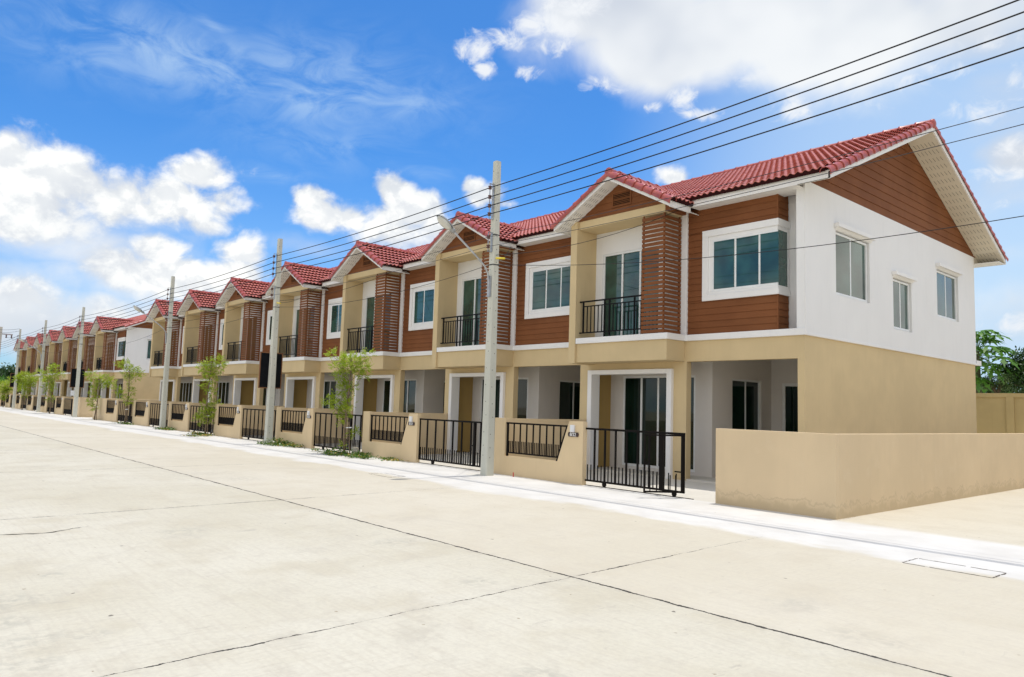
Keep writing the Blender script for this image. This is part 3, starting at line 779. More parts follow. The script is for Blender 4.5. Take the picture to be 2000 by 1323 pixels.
# ------------------------------------------------------------------ gates
def gate_bars(mb, x0, x1, z0, z1, y, nb, short=3, wk=None):
    """frame and bars in the plane y"""
    mb.box(x0, x1, y - .002, y + .038, z1 - .04, z1); mb.box(x0, x1, y - .002, y + .038, z0, z0 + .035)
    step = (x1 - x0) / nb
    for i in range(nb + 1):
        xx = x0 + i * step
        w = .017
        if i == 0: xx += .02; w = .02
        if i == nb: xx -= .02; w = .02
        mb.box(xx - w, xx + w, y + .004, y + .032, z0 + .035, z1 - .04)
        if i < nb:
            for q in range(1, short + 1):
                xs_ = x0 + i * step + q * step / (short + 1)
                mb.box(xs_ - .0095, xs_ + .0095, y + .010, y + .026, z0 + .035, z0 + .34)
def make_gate(opened):
    root = thing('sliding_gate', 'dark brown sliding gate', 'gate')
    L = 2.46; z0, z1 = .035, 1.12; y = 0.0
    g = MB()
    if opened:
        D = L - .52
        gate_bars(g, 0, D, z0, z1, y, 7, 2)
        g.box(D, L, y - .002, y + .038, z1 - .04, z1); g.box(D, L, y - .002, y + .038, z0, z0 + .035)
        g.box(L - .04, L, y + .0, y + .036, z0 + .035, z1 - .04)
        for q in (.17, .34): g.box(D + q - .008, D + q + .008, y + .010, y + .026, z0 + .035, z0 + .34)
    else:
        gate_bars(g, 0, L, z0, z1, y, 8, 3)
    g.box(L - .53, L - .47, y - .006, y + .044, z0 + .035, z1 - .04)
    g.build('gate_frame', 'steel', root)
    for xw in (.55, L - .22):
        w = MB(); w.box(xw - .045, xw + .045, y + .002, y + .034, z0 - .045, z0)
        w.tube([(xw, y + .004, G + .045), (xw, y + .032, G + .045)], .042, 14)
        w.build('wheel', 'steel', root)
    if opened:
        w = thing('wicket', None, None); w.parent = root; w.location = (L, -.02, 0)
        lf = MB(); lf.box(-.72, 0, 0, .03, 1.055, 1.085); lf.box(-.72, 0, 0, .03, .045, .075); lf.box(-.72, -.69, 0, .03, .075, 1.055); lf.box(-.03, 0, 0, .03, .075, 1.055)
        lf.box(-.36, -.335, .004, .026, .075, 1.055)
        for q in (-.60, -.48, -.23, -.13): lf.box(q - .008, q + .008, .008, .022, .075, .36)
        lfo = lf.build('wicket_leaf', 'steel', root); lfo.location = (L, -.03, 0); lfo.rotation_euler = (0, 0, radians(54))
        bpy.data.objects.remove(w)
        hd = MB(); hd.box(-.045, .02, -.025, .0, .54, .60); hd.tube([(-.01, -.03, .57), (-.01, -.05, .57)], .022, 10)
        ho = hd.build('lock', 'steel', lfo); ho.location = (-.68, 0, 0)
        bo = MB(); bo.box(L - .20, L - .05, -.012, -.002, .40, .425); bo.build('bolt', 'steel', root)
    else:
        bo = MB(); bo.box(L - .60, L - .47, -.014, -.004, .52, .55); bo.build('bolt', 'steel', root)
    return root
g_open = make_gate(True); g_open.location = (-10.52, YW + .08, 0)
g_open['label'] = 'dark brown sliding gate with its small wicket leaf swung open, right of plate 8/22'
g_open['group'] = 'dark sliding gates'
g_shut = make_gate(False)
gdesc = {(0, 1): 'closed dark sliding gate between plate 8/21 and the nearest pole',
         (0, 2): 'closed dark sliding gate behind the tall lime green sapling',
         (0, 3): 'closed dark sliding gate half hidden by the pole with a black board',
         (0, 4): 'closed dark sliding gate behind the second sapling with support stake',
         (0, 5): 'closed dark sliding gate crossed by the third pole',
         (0, 6): 'closed dark sliding gate behind the slender sapling before the white gable wall',
         (1, 0): 'closed dark gate at the right end of the far terrace, behind a pole', (1, 1): 'closed dark gate of the second far house',
         (1, 2): 'closed dark gate of the third far house', (1, 3): 'closed dark gate of the middle far house',
         (1, 4): 'closed dark gate of the fifth far house', (1, 5): 'closed dark gate of the sixth far house',
         (1, 6): 'closed dark gate of the farthest house', (1, 7): 'closed dark gate beyond the last house', (1, 8): 'farthest dark gate at the left edge'}
first = True
for (blk, k), lb in gdesc.items():
    g = g_shut if first else copy_tree(g_shut); first = False
    g.location = (wall_x(blk, k) - .02, YW + .07, 0)
    g.scale = (1.20, 1, 1)
    g['label'] = lb; g['group'] = 'dark sliding gates'
# ground rails of the gates
for blk in (0, 1):
    for k in range(7):
        r = MB(); r.box(-.02, 2.62 if (blk or k) == 0 else 3.15, YW + .095, YW + .105, G, G + .012)
        o = r.build('gate_rail', 'steel'); o.location = (wall_x(blk, k), 0, 0)
        tag(o, 'thin dark ground rail under the gate of the %s house of the %s terrace' % (ordn[k], 'near' if blk == 0 else 'far'), 'rail', 'gate rails')

# ------------------------------------------------------------------ setting
def sheet(name, x0, x1, y0, y1, z, mat, kind='structure', edge=None, seg=1):
    b = MB()
    n = seg; pts_lo = []; rr = random.Random(3)
    for i in range(n + 1):
        x = x0 + (x1 - x0) * i / n
        e = edge(x) if edge else 0
        pts_lo.append((x, y0 + e, z))
    vs = pts_lo + [(p[0], y1, z) for p in pts_lo]
    b.add(vs, [(i, i + 1, n + 2 + i, n + 1 + i) for i in range(n)])
    return tag(b.build(name, mat), kind=kind)
sheet('ground', -2500, 2500, -2500, 2500, G - .030, 'soil')
sheet('road', -320, 60, -30, 8.0, G, 'road')
def edge(x):
    return .10 * sin(x * .9) + .07 * sin(x * 2.3 + 1) + .05 * sin(x * 5.1) + .035 * sin(x * 13.7 + 2) + (.25 if x < -18 else 0) * min(1, (-18 - x) / 6)
sheet('pavement', -320, 60, 8.0, 11.34, G, 'pave')
sheet('pavement', -7.4 - 6 * PITCH - 6.2, -5.25, 11.34, 14.4, G, 'yard')
sheet('ground', -320, -5.25, 14.4, 60, G, 'yard')
sheet('pavement', -320, -5.3 + BLOCK_X[1], 11.34, 14.4, G, 'yard')
sheet('road', -5.25, 60, 11.34, 60, G, 'road')
sheet('road', -5.3 + BLOCK_X[1], -7.4 - 6 * PITCH - 6.2, 11.34, 14.4, G, 'yard')
# cracks in the road
def crack(pts, w, seed):
    rr = random.Random(seed); P = []
    for a, b in zip(pts[:-1], pts[1:]):
        n = max(2, int(hypot(b[0] - a[0], b[1] - a[1]) / .06))
        for i in range(n): P.append((a[0] + (b[0] - a[0]) * i / n, a[1] + (b[1] - a[1]) * i / n))
    P = [(x + rr.gauss(0, .012), y + rr.gauss(0, .012)) for x, y in P]
    mb = MB(); vs = []
    for i, (x, y) in enumerate(P):
        j = P[min(i + 1, len(P) - 1)]; k = P[max(i - 1, 0)]
        dx, dy = j[0] - k[0], j[1] - k[1]; l = hypot(dx, dy) or 1; ww = w * rr.uniform(.2, 1.3) * (1 - abs(2 * i / len(P) - 1) ** 4)
        vs += [(x - dy / l * ww, y + dx / l * ww, G + .004), (x + dy / l * ww, y - dx / l * ww, G + .004)]
    mb.add(vs, [(2 * i, 2 * i + 1, 2 * i + 3, 2 * i + 2) for i in range(len(P) - 1)])
    return tag(mb.build('road', 'dark'), kind='structure')
CRACKS = [([(-10.35, .62), (-9.9, .95), (-9.75, 1.35), (-9.65, 1.75), (-9.95, 2.25)], .011, 1)]
for c in CRACKS: crack(*c)
# drain covers in the gutter
def drain(x, y, label, seed):
    root = thing('drain_cover', label, 'drain cover', (x, y, G + .001), 'drain covers in the gutter', radians(-1))
    f = MB(); f.box(-.42, .42, -.20, .20, -.004, .002); f.build('slab', 'pave', root)
    g = MB()
    rr = random.Random(seed)
    for (a, b, wd_) in (((-.42, .205), (.42, .205), .012), ((-.42, -.205), (.42, -.205), .004), ((.425, -.2), (.425, .2), .009), ((-.43, -.2), (-.43, .2), .004)):
        n_ = 16; prev = None
        for q in range(n_ + 1):
            t_ = q / n_; px = a[0] + (b[0] - a[0]) * t_ + rr.gauss(0, .005); py = a[1] + (b[1] - a[1]) * t_ + rr.gauss(0, .005)
            if prev and rr.random() < .88: g.bar((prev[0], prev[1], .003), (px, py, .003), wd_ * rr.uniform(.5, 2.0), .003)
            prev = (px, py)
    g.build('gap', 'gutter_gap', root)
drain(-2.87, 8.83, 'broken rectangular drain cover at the right, in front of the corner wall', 1)
drain(-13.85, 8.75, 'small drain cover on the pavement edge left of the nearest pole', 2)

# boundary walls
def back_wall(x0, x1, y, h, label, axis='x', pstep=2.9, off=0):
    root = thing('boundary_wall', label, 'wall')
    b = MB(); b.box(x0, x1, y, y + .12, G - .02, h - .13); b.box(x0, x1, y - .04, y + .16, h - .13, h); b.build('panel', 'tan_back', root)
    x = x0 + off; p = MB()
    while x < x1: 
        p.box(x - .11, x + .11, y - .06, y, G - .02, h - .13); x += pstep
    p.build('posts', 'tan_back', root)
    o = root.children[-1]; o.name = 'pier'
    return root
back_wall(-50, 40, 27.9, 2.42, 'tan boundary wall with piers behind the right end house', pstep=2.9, off=2.12)
back_wall(-150, -101.0, 13.9, 2.5, 'tall tan wall beyond the last far house', pstep=3.2, off=1)
b = MB(); b.box(-150, -149.8, -40, 14, G, 2.4); tag(b.build('boundary_wall', 'tan_back'), 'distant tan wall closing the end of the street', 'wall')

# ------------------------------------------------------------------ poles, lamps, lines
POLES = [(-12.95, 10.80), (-24.95, 10.90), (-36.9, 10.95), (-55.2, 10.95), (-68.0, 10.95), (-80.2, 10.97)]
ZI = [6.52, 6.30, 6.09, 5.895]; ZL = [5.36, 5.14]
def make_pole():
    root = thing('utility_pole', 'pole', 'pole')
    b = MB(); w0, w1, H = .115, .070, 7.20
    n = 12; rings = []
    for i in range(n + 1):
        t = i / n; w = w0 + (w1 - w0) * t; z = G - .02 + (H - G) * t; c = w * .16
        rings.append([(-w + c, -w, z), (w - c, -w, z), (w, -w + c, z), (w, w - c, z), (w - c, w, z), (-w + c, w, z), (-w, w - c, z), (-w, -w + c, z)])
    vs = [p for r in rings for p in r]
    b.add(vs, [(i * 8 + j, i * 8 + (j + 1) % 8, (i + 1) * 8 + (j + 1) % 8, (i + 1) * 8 + j) for i in range(n) for j in range(8)] + [tuple(n * 8 + j for j in range(8))])
    z = .35; rr = random.Random(2)
    while z < 7.0:
        t = (z - G) / (H - G); w = w0 + (w1 - w0) * t; o = rr.choice((-.03, 0, .03)) * .9
        b.tube([(w - .004, o, z), (w + .0015, o, z)], .010, 8, 1)
        b.tube([(o, -w + .004, z + .05), (o, -w - .0015, z + .05)], .010, 8, 1)
        z += rr.choice((.22, .3, .38))
    b.build('shaft', ['polec', 'dark'], root)
    yb = -.19
    for zz, lo, hi in ((0, 5.78, 6.62), (1, 5.02, 5.48)):
        r = MB(); t = (lo - G) / (H - G); w = w0 + (w1 - w0) * t
        r.box(-.03, .03, -w - .012, -w + .01, lo, hi); r.box(-.004, .004, yb - .012, yb + .012, lo + .02, hi - .02)
        r.box(-.02, .02, yb - .01, -w, lo, lo + .012); r.box(-.02, .02, yb - .01, -w, hi - .012, hi)
        r.build('insulator_rack', 'alu', root)
    for zz in ZI + ZL:
        s = MB()
        for (a, r_) in ((-.035, .022), (-.03, .042), (-.012, .046), (0, .026), (.012, .046), (.03, .042), (.035, .022)):
            pass
        s.tube([(0, yb, zz - .04), (0, yb, zz - .035), (0, yb, zz - .015), (0, yb, zz), (0, yb, zz + .015), (0, yb, zz + .035), (0, yb, zz + .04)], [.02, .042, .042, .024, .042, .042, .02], 12)
        s.build('insulator', 'porcelain', root)
    bd = MB()
    for zz in (5.42, 4.72):
        t = (zz - G) / (H - G); w = w0 + (w1 - w0) * t + .004
        bd.box(-w, w, -w, w, zz, zz + .022)
    bd.build('strap', 'cable', root)
    return root
def add_lamp(root):
    a = MB(); pts = []
    P = [(0, -.13, 4.05), (0, -.15, 4.35), (0, -.17, 4.52), (0, -.26, 4.66), (0, -.48, 4.83), (0, -1.0, 5.18), (0, -1.22, 5.33)]
    a.tube(P, .022, 8); a.box(-.045, .045, -.14, -.09, 3.98, 4.46); a.build('lamp_arm', 'alu', root)
    rot = Matrix.Rotation(radians(-32), 3, 'X')
    h = MB(); h.ellipsoid((0, -1.43, 5.465), (.12, .25, .075), rot, 18, 10, 0, -.1, 1)
    h.ellipsoid((0, -1.22, 5.335), (.055, .09, .055), rot, 12, 8); h.build('lamp_head', 'lamp_shell', root)
    g = MB(); g.ellipsoid((0, -1.44, 5.465), (.112, .215, .10), rot, 18, 8, 0, -1, 0); g.build('lamp_globe', 'lamp_glass', root)
pole0 = make_pole()
pdesc = ['nearest concrete utility pole, with a street lamp arm, before the second house', 'second concrete utility pole, carrying a black board',
         'third utility pole with lamp arm, before the left end of the near terrace', 'concrete utility pole with black board before the far terrace',
         'concrete utility pole with a lamp arm, before the far terrace', 'farthest leaning concrete utility pole of the row, left of the last house']
poles = []
for i, (x, y) in enumerate(POLES):
    p = pole0 if i == 0 else copy_tree(pole0); p.location = (x, y, 0); p['label'] = pdesc[i]; p['group'] = 'utility poles along the pavement'; poles.append(p)
for i in (0, 2, 4): add_lamp(poles[i])
# yellow sleeves
for i in (0, 1):
    x, y = POLES[i]; s = MB(); s.tube([(x + .10, y - .02, 4.88), (x + .42, y - .04, 4.83)], .022, 8)
    tag(s.build('cable_sleeve', 'yellow'), 'yellow plastic sleeve on the thin cable beside the %s pole' % ordn[i], 'sleeve', 'yellow cable sleeves')
def sag_line(pts, sag, r, name, mat, label, group, n=14):
    P = []
    for a, b in zip(pts[:-1], pts[1:]):
        a = Vector(a); b = Vector(b); s = sag * min(1.6, ((b - a).length / 12) ** 2)
        for i in range(n): t = i / n; q = a.lerp(b, t); q.z -= 4 * s * t * (1 - t); P.append(q)
    P.append(Vector(pts[-1])); m = MB(); m.tube(P, r, 5, 0); return tag(m.build(name, mat), label, 'cable', group)
nm = ['topmost', 'second', 'third', 'lowest']
for k, z in enumerate(ZI):
    zr = [7.05, 6.88, 6.66, 6.40][k]
    pts = [(22, 10.3, zr + .1), (1.2, 10.65, zr + .04)] + [(x, y - .19, z) for x, y in POLES] + [(-96, 10.7, z)]
    sag_line(pts, .10, .0115, 'power_line', 'cable', '%s of the four thick black power lines on the poles' % nm[k], 'thick power lines')
for k, z in enumerate(ZL):
    pts = [(22, 10.3, z + .4), (1.2, 10.65, z + .26)] + [(x, y - .19, z) for x, y in POLES] + [(-96, 10.7, z)]
    sag_line(pts, .12, .006, 'power_line', 'wire_thin', '%s of the two thin lines below the insulators' % ('upper' if k == 0 else 'lower'), 'thin power lines')
# telephone cable sagging low past the facade
pts = [(22, 10.4, 4.6), (1.2, 10.7, 4.25)] + [(x, y - .09, 4.74) for x, y in POLES]
sag_line(pts, .30, .006, 'telephone_cable', 'cable', 'thin telephone cable sagging lowest across the facades', None, n=20)
# service drops to the eaves
for i, (a, b, lab) in enumerate([((-12.9, 10.75, 4.95), (-9.9, 13.96, 6.20), 'twisted service cable from the nearest pole to the right end house eave'),
                                 ((-13.0, 10.75, 4.90), (-15.95, 13.96, 6.20), 'service cable from the nearest pole to the second house eave'),
                                 ((-25.0, 10.85, 4.95), (-21.9, 13.96, 6.20), 'service cable from the second pole to the third house eave'),
                                 ((-25.0, 10.85, 4.90), (-27.9, 13.96, 6.20), 'service cable from the second pole to the fourth house eave'),
                                 ((-36.9, 10.9, 4.95), (-33.9, 13.96, 6.20), 'service cable from the third pole to the fifth house eave')]):
    sag_line([a, b], 1.6, .007, 'service_cable', 'cable', lab, 'service cables to the eaves')
    c = MB(); c.tube([(b[0], b[1] + .035, b[2]), (b[0], b[1] - .05, b[2])], .018, 8); c.tube([(b[0] + .14, b[1] + .035, b[2] + .0), (b[0] + .14, b[1] - .03, b[2])], .016, 8)
    tag(c.build('cable_clamp', 'black'), 'small black clamp where the ' + lab.split(' from')[0] + ' meets the eave of the ' + ['right end', 'second', 'third', 'fourth', 'fifth'][i] + ' house', 'clamp', 'cable clamps')
# black boards mounted on poles
for i, lab in ((1, 'black rusty rimmed board on the second pole, in front of the fourth house'), (3, 'black rusty rimmed board on the pole before the far terrace'), (5, 'black board on the farthest pole')):
    x, y = POLES[i]; root = thing('board', lab, 'board', (x - .14, y, 0), 'black boards on poles')
    W0, W1, Z0, Z1 = -.41, .41, 1.88, 3.14
    f = MB(); f.box(-.012, .012, W0 + .03, W1 - .03, Z0 + .03, Z1 - .03); f.build('panel', 'board', root)
    f = MB()
    f.box(-.02, .02, W0, W1, Z1 - .03, Z1); f.box(-.02, .02, W0, W1, Z0, Z0 + .03); f.box(-.02, .02, W0, W0 + .03, Z0 + .03, Z1 - .03); f.box(-.02, .02, W1 - .03, W1, Z0 + .03, Z1 - .03)
    f.build('rim', 'board_rim', root)
b = MB(); b.box(-55.30, -55.28, 10.62, 10.86, 1.35, 1.68); tag(b.build('notice_plate', 'plastic'), 'small pale notice plate on the pole under the far black board', 'plate')
# high-voltage pole at the far left
root = thing('distribution_pole', 'tall pole with crossarm and insulators at the left edge of the street', 'pole', (-100.5, 11.86, 0))
b = MB(); b.prism([(-.17, -.17, G), (.17, -.17, G), (.17, .17, G), (-.17, .17, G)], (0, 0, 8.75)); b.build('shaft', 'polec', root)
b = MB(); b.box(-.06, .06, -1.2, 1.2, 7.85, 7.98); b.build('crossarm', 'alu', root)
for yy in (-1.1, -.6, .6, 1.1):
    b = MB(); b.tube([(0, yy, 7.85), (0, yy, 7.78), (0, yy, 7.70), (0, yy, 7.5)], [.04, .09, .05, .09], 8); b.build('insulator', 'porcelain', root)
for k in range(4):
    sag_line([(-100.5, 11.86 + (-1.1, -.6, .6, 1.1)[k], (8.5, 8.2, 7.6, 7.5)[k]), (-80.2, 10.9, (7.2, 7.0, 6.6, 6.3)[k])], .10, .014, 'far_line', 'wire_thin', 'thin line sloping from the tall crossarm pole to the last utility pole, %s' % ('first from top', 'second from top', 'third from top', 'lowest')[k], 'far lines')

# ------------------------------------------------------------------ vegetation
def leaf_quad(mb, p, d, n, l, w, m=0):
    """folded pointed leaf"""
    d = d.normalized(); s = d.cross(n).normalized() * w; up = s.cross(d).normalized()
    a = p; t = p + d * l; mid = p + d * l * .5 - up * w * .25
    mb.add([a, mid + s * .9 + up * w * .3, t, mid - s * .9 + up * w * .3], [(0, 1, 2, 3)], m)
def rdir(rr): 
    v = Vector((rr.gauss(0, 1), rr.gauss(0, 1), rr.gauss(0, 1))); return v.normalized()
RV = Vector((.66, .75, 0)); DV = Vector((-.75, .66, 0))
def sapling(x, y, H, seed, label, clusters, stake=True, lean=(0, 0), leaf=.075, dens=1.0):
    """clusters: (u, w, z, r) offsets of leaf clumps from the trunk foot, u along the facade diagonal, w in depth"""
    rr = random.Random(seed)
    root = thing('sapling', label, 'tree', (x, y, G), 'lime green street saplings')
    tr = MB(); P = []; n = 10
    for i in range(n + 1):
        t = i / n; P.append(Vector((lean[0] * t + .035 * sin(4 * t + seed), lean[1] * t + .03 * sin(5 * t + seed * 2), H * t)))
    tr.tube(P, [.038 * (1 - .8 * i / n) + .004 for i in range(n + 1)], 8)
    lf = MB()
    for (u_, w_, z, r) in clusters:
        c = RV * u_ + DV * w_ + Vector((0, 0, z))
        zb = max(.1, min(H * .97, z - .25 - abs(u_) * .45)); k = zb / H * n; i = min(n - 1, int(k)); base = P[i].lerp(P[i + 1], k - i)
        mid = base.lerp(c, .55) + Vector((0, 0, -.04)); tr.tube([base, mid, c], [.010, .007, .003], 5, caps=False)
        r *= .92; nt = int(56 * (r / .25) ** 1.6 * dens) + 5
        for q in range(nt):
            d = rdir(rr); p = c + Vector((d.x, d.y, d.z * .8)) * r * rr.random() ** .5
            if q % 4 == 0: tr.tube([c.lerp(p, .1), p], [.003, .0015], 3, caps=False)
            fd = (d + rdir(rr) * .6 + Vector((0, 0, .1))).normalized(); nrm = (Vector((0, 0, 1)) + rdir(rr) * .7).normalized(); side = fd.cross(nrm).normalized()
            fl = leaf * rr.uniform(1.1, 1.8)
            for kk in range(3):
                pp = p + fd * fl * (kk + .3) / 3
                for sg in (-1, 1):
                    leaf_quad(lf, pp, side * sg + fd * .6, nrm + rdir(rr) * .35, leaf * rr.uniform(.65, 1.0), leaf * .24)
            leaf_quad(lf, p + fd * fl, fd, nrm, leaf * .9, leaf * .26)
    tr.build('trunk', 'bark', root); lf.build('crown', 'leaf_lime', root)
    if stake:
        s_ = MB(); s_.tube([(.26, .02, 0), (.14, .0, .95)], [.020, .016], 7); s_.build('stake', 'bark', root)
        s_ = MB(); s_.bar((-.08, -.02, .78), (.28, .02, .80), .028); s_.build('tie_bar', 'plastic', root)
    return root
def auto(H, spec, seed):
    rr = random.Random(seed); out = []
    for (t, rad, n, r) in spec:
        for k in range(n):
            a = rr.uniform(0, 2 * pi); q = rad * rr.uniform(.35, 1.0); out.append((cos(a) * q, sin(a) * q * .8, H * t * rr.uniform(.96, 1.04), r * rr.uniform(.75, 1.2)))
    return out
sapling(-19.75, 11.0, 2.85, 11, 'tall lime green sapling with stake between plate 8/21 and the black board',
        [(-.55, .1, 2.93, .13), (.57, -.1, 2.95, .16), (.0, 0, 2.75, .30), (-.22, .2, 2.80, .2), (.22, -.2, 2.72, .24), (-.35, 0, 2.55, .22), (.42, .1, 2.58, .24), (.05, .1, 2.50, .26), (.44, 0, 2.33, .13),
         (-.28, 0, 2.25, .17), (-.1, .15, 2.05, .14), (-.12, 0, 1.90, .2), (.12, .1, 1.98, .12), (-.60, 0, 1.60, .15), (-.42, .1, 1.72, .10), (-.22, 0, 1.55, .28), (.08, -.1, 1.5, .18), (-.38, .1, 1.42, .18),
         (-.2, 0, 1.05, .15), (-.08, .1, 1.2, .16), (.14, 0, .62, .09), (.3, 0, .66, .07), (-.05, 0, .25, .07)], lean=(.02, 0), dens=.85, leaf=.082)
sapling(-31.4, 11.0, 3.0, 23, 'bushy lime green sapling left of the black board on the second pole',
        [(.0, 0, 2.6, .34), (.3, .1, 2.8, .32), (.42, 0, 3.05, .26), (-.25, 0, 2.75, .28), (-.1, .1, 3.0, .25), (.1, 0, 2.3, .3), (-.1, 0, 2.0, .22), (.15, 0, 1.75, .2), (.3, 0, 1.3, .24), (-.1, .1, 1.25, .2), (.4, 0, 1.1, .15), (-.1, 0, .85, .3), (.15, 0, .65, .26), (-.3, 0, .6, .18), (.1, 0, .95, .2)], lean=(.15, 0), leaf=.085, dens=.8)
sapling(-43.4, 11.0, 3.1, 31, 'slender lime green sapling before the white gable wall of the far terrace',
        [(-.5, 0, 3.25, .24), (-.2, 0, 3.2, .26), (.2, 0, 2.9, .3), (.5, 0, 2.75, .28), (-.1, 0, 2.75, .3), (.0, 0, 2.4, .24), (.4, 0, 2.5, .2), (-.55, 0, 1.85, .24), (-.4, 0, 1.6, .2), (.2, 0, 1.7, .2), (.0, 0, 1.3, .24), (.3, 0, 1.2, .16), (.1, 0, 2.0, .16)], lean=(.1, 0), leaf=.095, dens=.6)
sapling(-50.0, 11.0, 2.5, 37, 'crooked lime green sapling with a hanging left side, before the plain walls',
        [(-.5, 0, 2.7, .3), (.1, 0, 2.5, .34), (.5, 0, 2.5, .34), (.8, 0, 2.3, .3), (-.2, 0, 2.2, .3), (.3, 0, 2.1, .28), (-.3, 0, 1.8, .26), (-.2, 0, 1.4, .28), (-.3, 0, 1.05, .26), (-.1, 0, .75, .24)], lean=(.25, 0), leaf=.095, dens=.6)
sapling(-63.8, 11.0, 3.4, 41, 'spreading lime green sapling before the second far house', auto(3.4, [(.35, .3, 2, .25), (.55, .5, 3, .3), (.72, .8, 4, .32), (.85, 1.0, 5, .36), (.97, .45, 3, .28)], 3), stake=False, leaf=.11, dens=.32)
sapling(-75.5, 11.0, 3.1, 43, 'rounded lime green sapling between the two farthest poles', auto(3.1, [(.4, .3, 2, .3), (.65, .8, 5, .45), (.82, .9, 7, .5), (.95, .7, 4, .45)], 4), stake=False, leaf=.12, dens=.30)
sapling(-86.5, 11.0, 2.3, 47, 'farthest low lime green sapling near the left edge', auto(2.3, [(.4, .4, 3, .3), (.7, .7, 5, .4), (.9, .6, 4, .4)], 5), stake=False, leaf=.12, dens=.35)

def weeds(x, y, rx, ry, n, seed, label, h=.10):
    rr = random.Random(seed); m = MB()
    cl = []
    for i in range(max(5, n // 55)):
        a = rr.uniform(0, 2 * pi); q = rr.random() ** .8; cl.append((x + cos(a) * rx * q, y + sin(a) * ry * q, rr.uniform(.05, .16), h * rr.uniform(.35, 1.1) * (1.1 - .7 * q), rr.random()))
    for i in range(n):
        if rr.random() < .8:
            c = rr.choice(cl); px = rr.gauss(c[0], c[2] * 1.5); py = rr.gauss(c[1], c[2]); hh = c[3] * rr.random(); yl = c[4] < .25
        else:
            a = rr.uniform(0, 2 * pi); q = rr.random(); px = x + cos(a) * rx * q; py = y + sin(a) * ry * q; hh = .01; yl = rr.random() < .4
        if py > 11.24: py = 11.24 - rr.random() * .15
        p = Vector((px, py, G + .008 + hh)); d = Vector((rr.gauss(0, 1), rr.gauss(0, 1), rr.uniform(-.2, .8)))
        leaf_quad(m, p, d, Vector((rr.gauss(0, .5), rr.gauss(0, .5), 1)), rr.uniform(.05, .10), rr.uniform(.016, .030), 1 if (yl and rr.random() < .55) or rr.random() < .06 else 0)
    for i in range(max(3, n // 60)):
        c = rr.choice(cl); e = rr.choice(cl); s_ = Vector((c[0], min(c[1], 11.2), G + .01)); f_ = Vector((e[0], min(e[1], 11.2), G + .02))
        m.tube([s_, s_.lerp(f_, .5) + Vector((rr.uniform(-.05, .05), rr.uniform(-.05, .05), .05)), f_], .004, 4, 0, False)
    return tag(m.build('weed_patch', ['leaf_weed', 'leaf_yellow']), label, 'weeds', 'weed patches on the pavement')
weeds(-24.3, 11.0, 1.5, .45, 1100, 1, 'creeping weeds around the foot of the second pole', .22)
weeds(-19.5, 10.75, 1.6, .45, 1100, 2, 'yellowing weeds around the foot of the tall sapling', .20)
weeds(-36.6, 10.95, .9, .3, 500, 3, 'weeds at the foot of the third pole', .15)
weeds(-31.3, 10.75, 1.2, .35, 450, 4, 'weeds at the foot of the bushy second sapling', .12)
weeds(-43.2, 11.0, 1.1, .3, 400, 5, 'weeds at the foot of the slender sapling', .14)
weeds(-17.4, 11.1, .9, .12, 160, 6, 'thin line of weeds along the wall with plate 8/21', .06)
weeds(-30.4, 10.1, .8, .25, 90, 7, 'stray dry weeds on the pavement near the second sapling', .05)
# weeds sprawling in the carport opening of the end house
def sprig(x, y, seed, label, s=1.0, flip=1):
    rr = random.Random(seed); m = MB()
    for k in range(7):
        L = rr.uniform(.2, .42) * s; a = rr.uniform(2.4, 3.9); z0 = G + .03
        p0 = Vector((x, y, z0)); p1 = p0 + Vector((cos(a) * L, sin(a) * L * .5, rr.uniform(.03, .16)))
        m.tube([p0, p0.lerp(p1, .5) + Vector((0, 0, .05)), p1], .003, 4, 1, False)
        for j in range(7):
            leaf_quad(m, p0.lerp(p1, rr.uniform(.3, 1)) + Vector((0, 0, .02)), rdir(rr) + Vector((0, 0, .3)), Vector((0, 0, 1)), rr.uniform(.04, .07), .016, 0)
    return tag(m.build('weed_sprig', ['leaf_weed', 'bark']), label, 'weeds')
sprig(-7.45, 11.95, 3, 'sprawling weed sprig at the left edge of the corner wall')
sprig(-8.2, 14.1, 5, 'dark weed sprig on the carport floor near its side wall', .9)
sprig(-7.85, 13.1, 6, 'thin weed sprig on the yard behind the corner wall', .9)
b = MB(); b.box(-19.85, -19.55, 11.28, 11.38, G, .16); tag(b.build('concrete_block', 'brick', None, .006), 'pale rough block at the wall foot beside the tall sapling', 'block')
b = MB(); b.tube([(-12.42, 11.12, G), (-12.42, 11.12, .05)], .012, 8); tag(b.build('marker_peg', 'red'), 'small red peg in the pavement right of the nearest pole', 'peg')
b = MB(); rr = random.Random(9)
for i in range(14):
    a = 2 * pi * i / 14; 
ring = [(-13.15 + .28 * cos(2 * pi * i / 14) * rr.uniform(.7, 1.1), 10.62 + .16 * sin(2 * pi * i / 14) * rr.uniform(.7, 1.1), G + .001) for i in range(14)]
b.add(ring + [(-13.12, 10.66, G + .035)], [(i, (i + 1) % 14, 14) for i in range(14)])
tag(b.build('mortar_heap', 'yard'), 'low heap of mortar at the foot of the nearest pole', 'mortar')

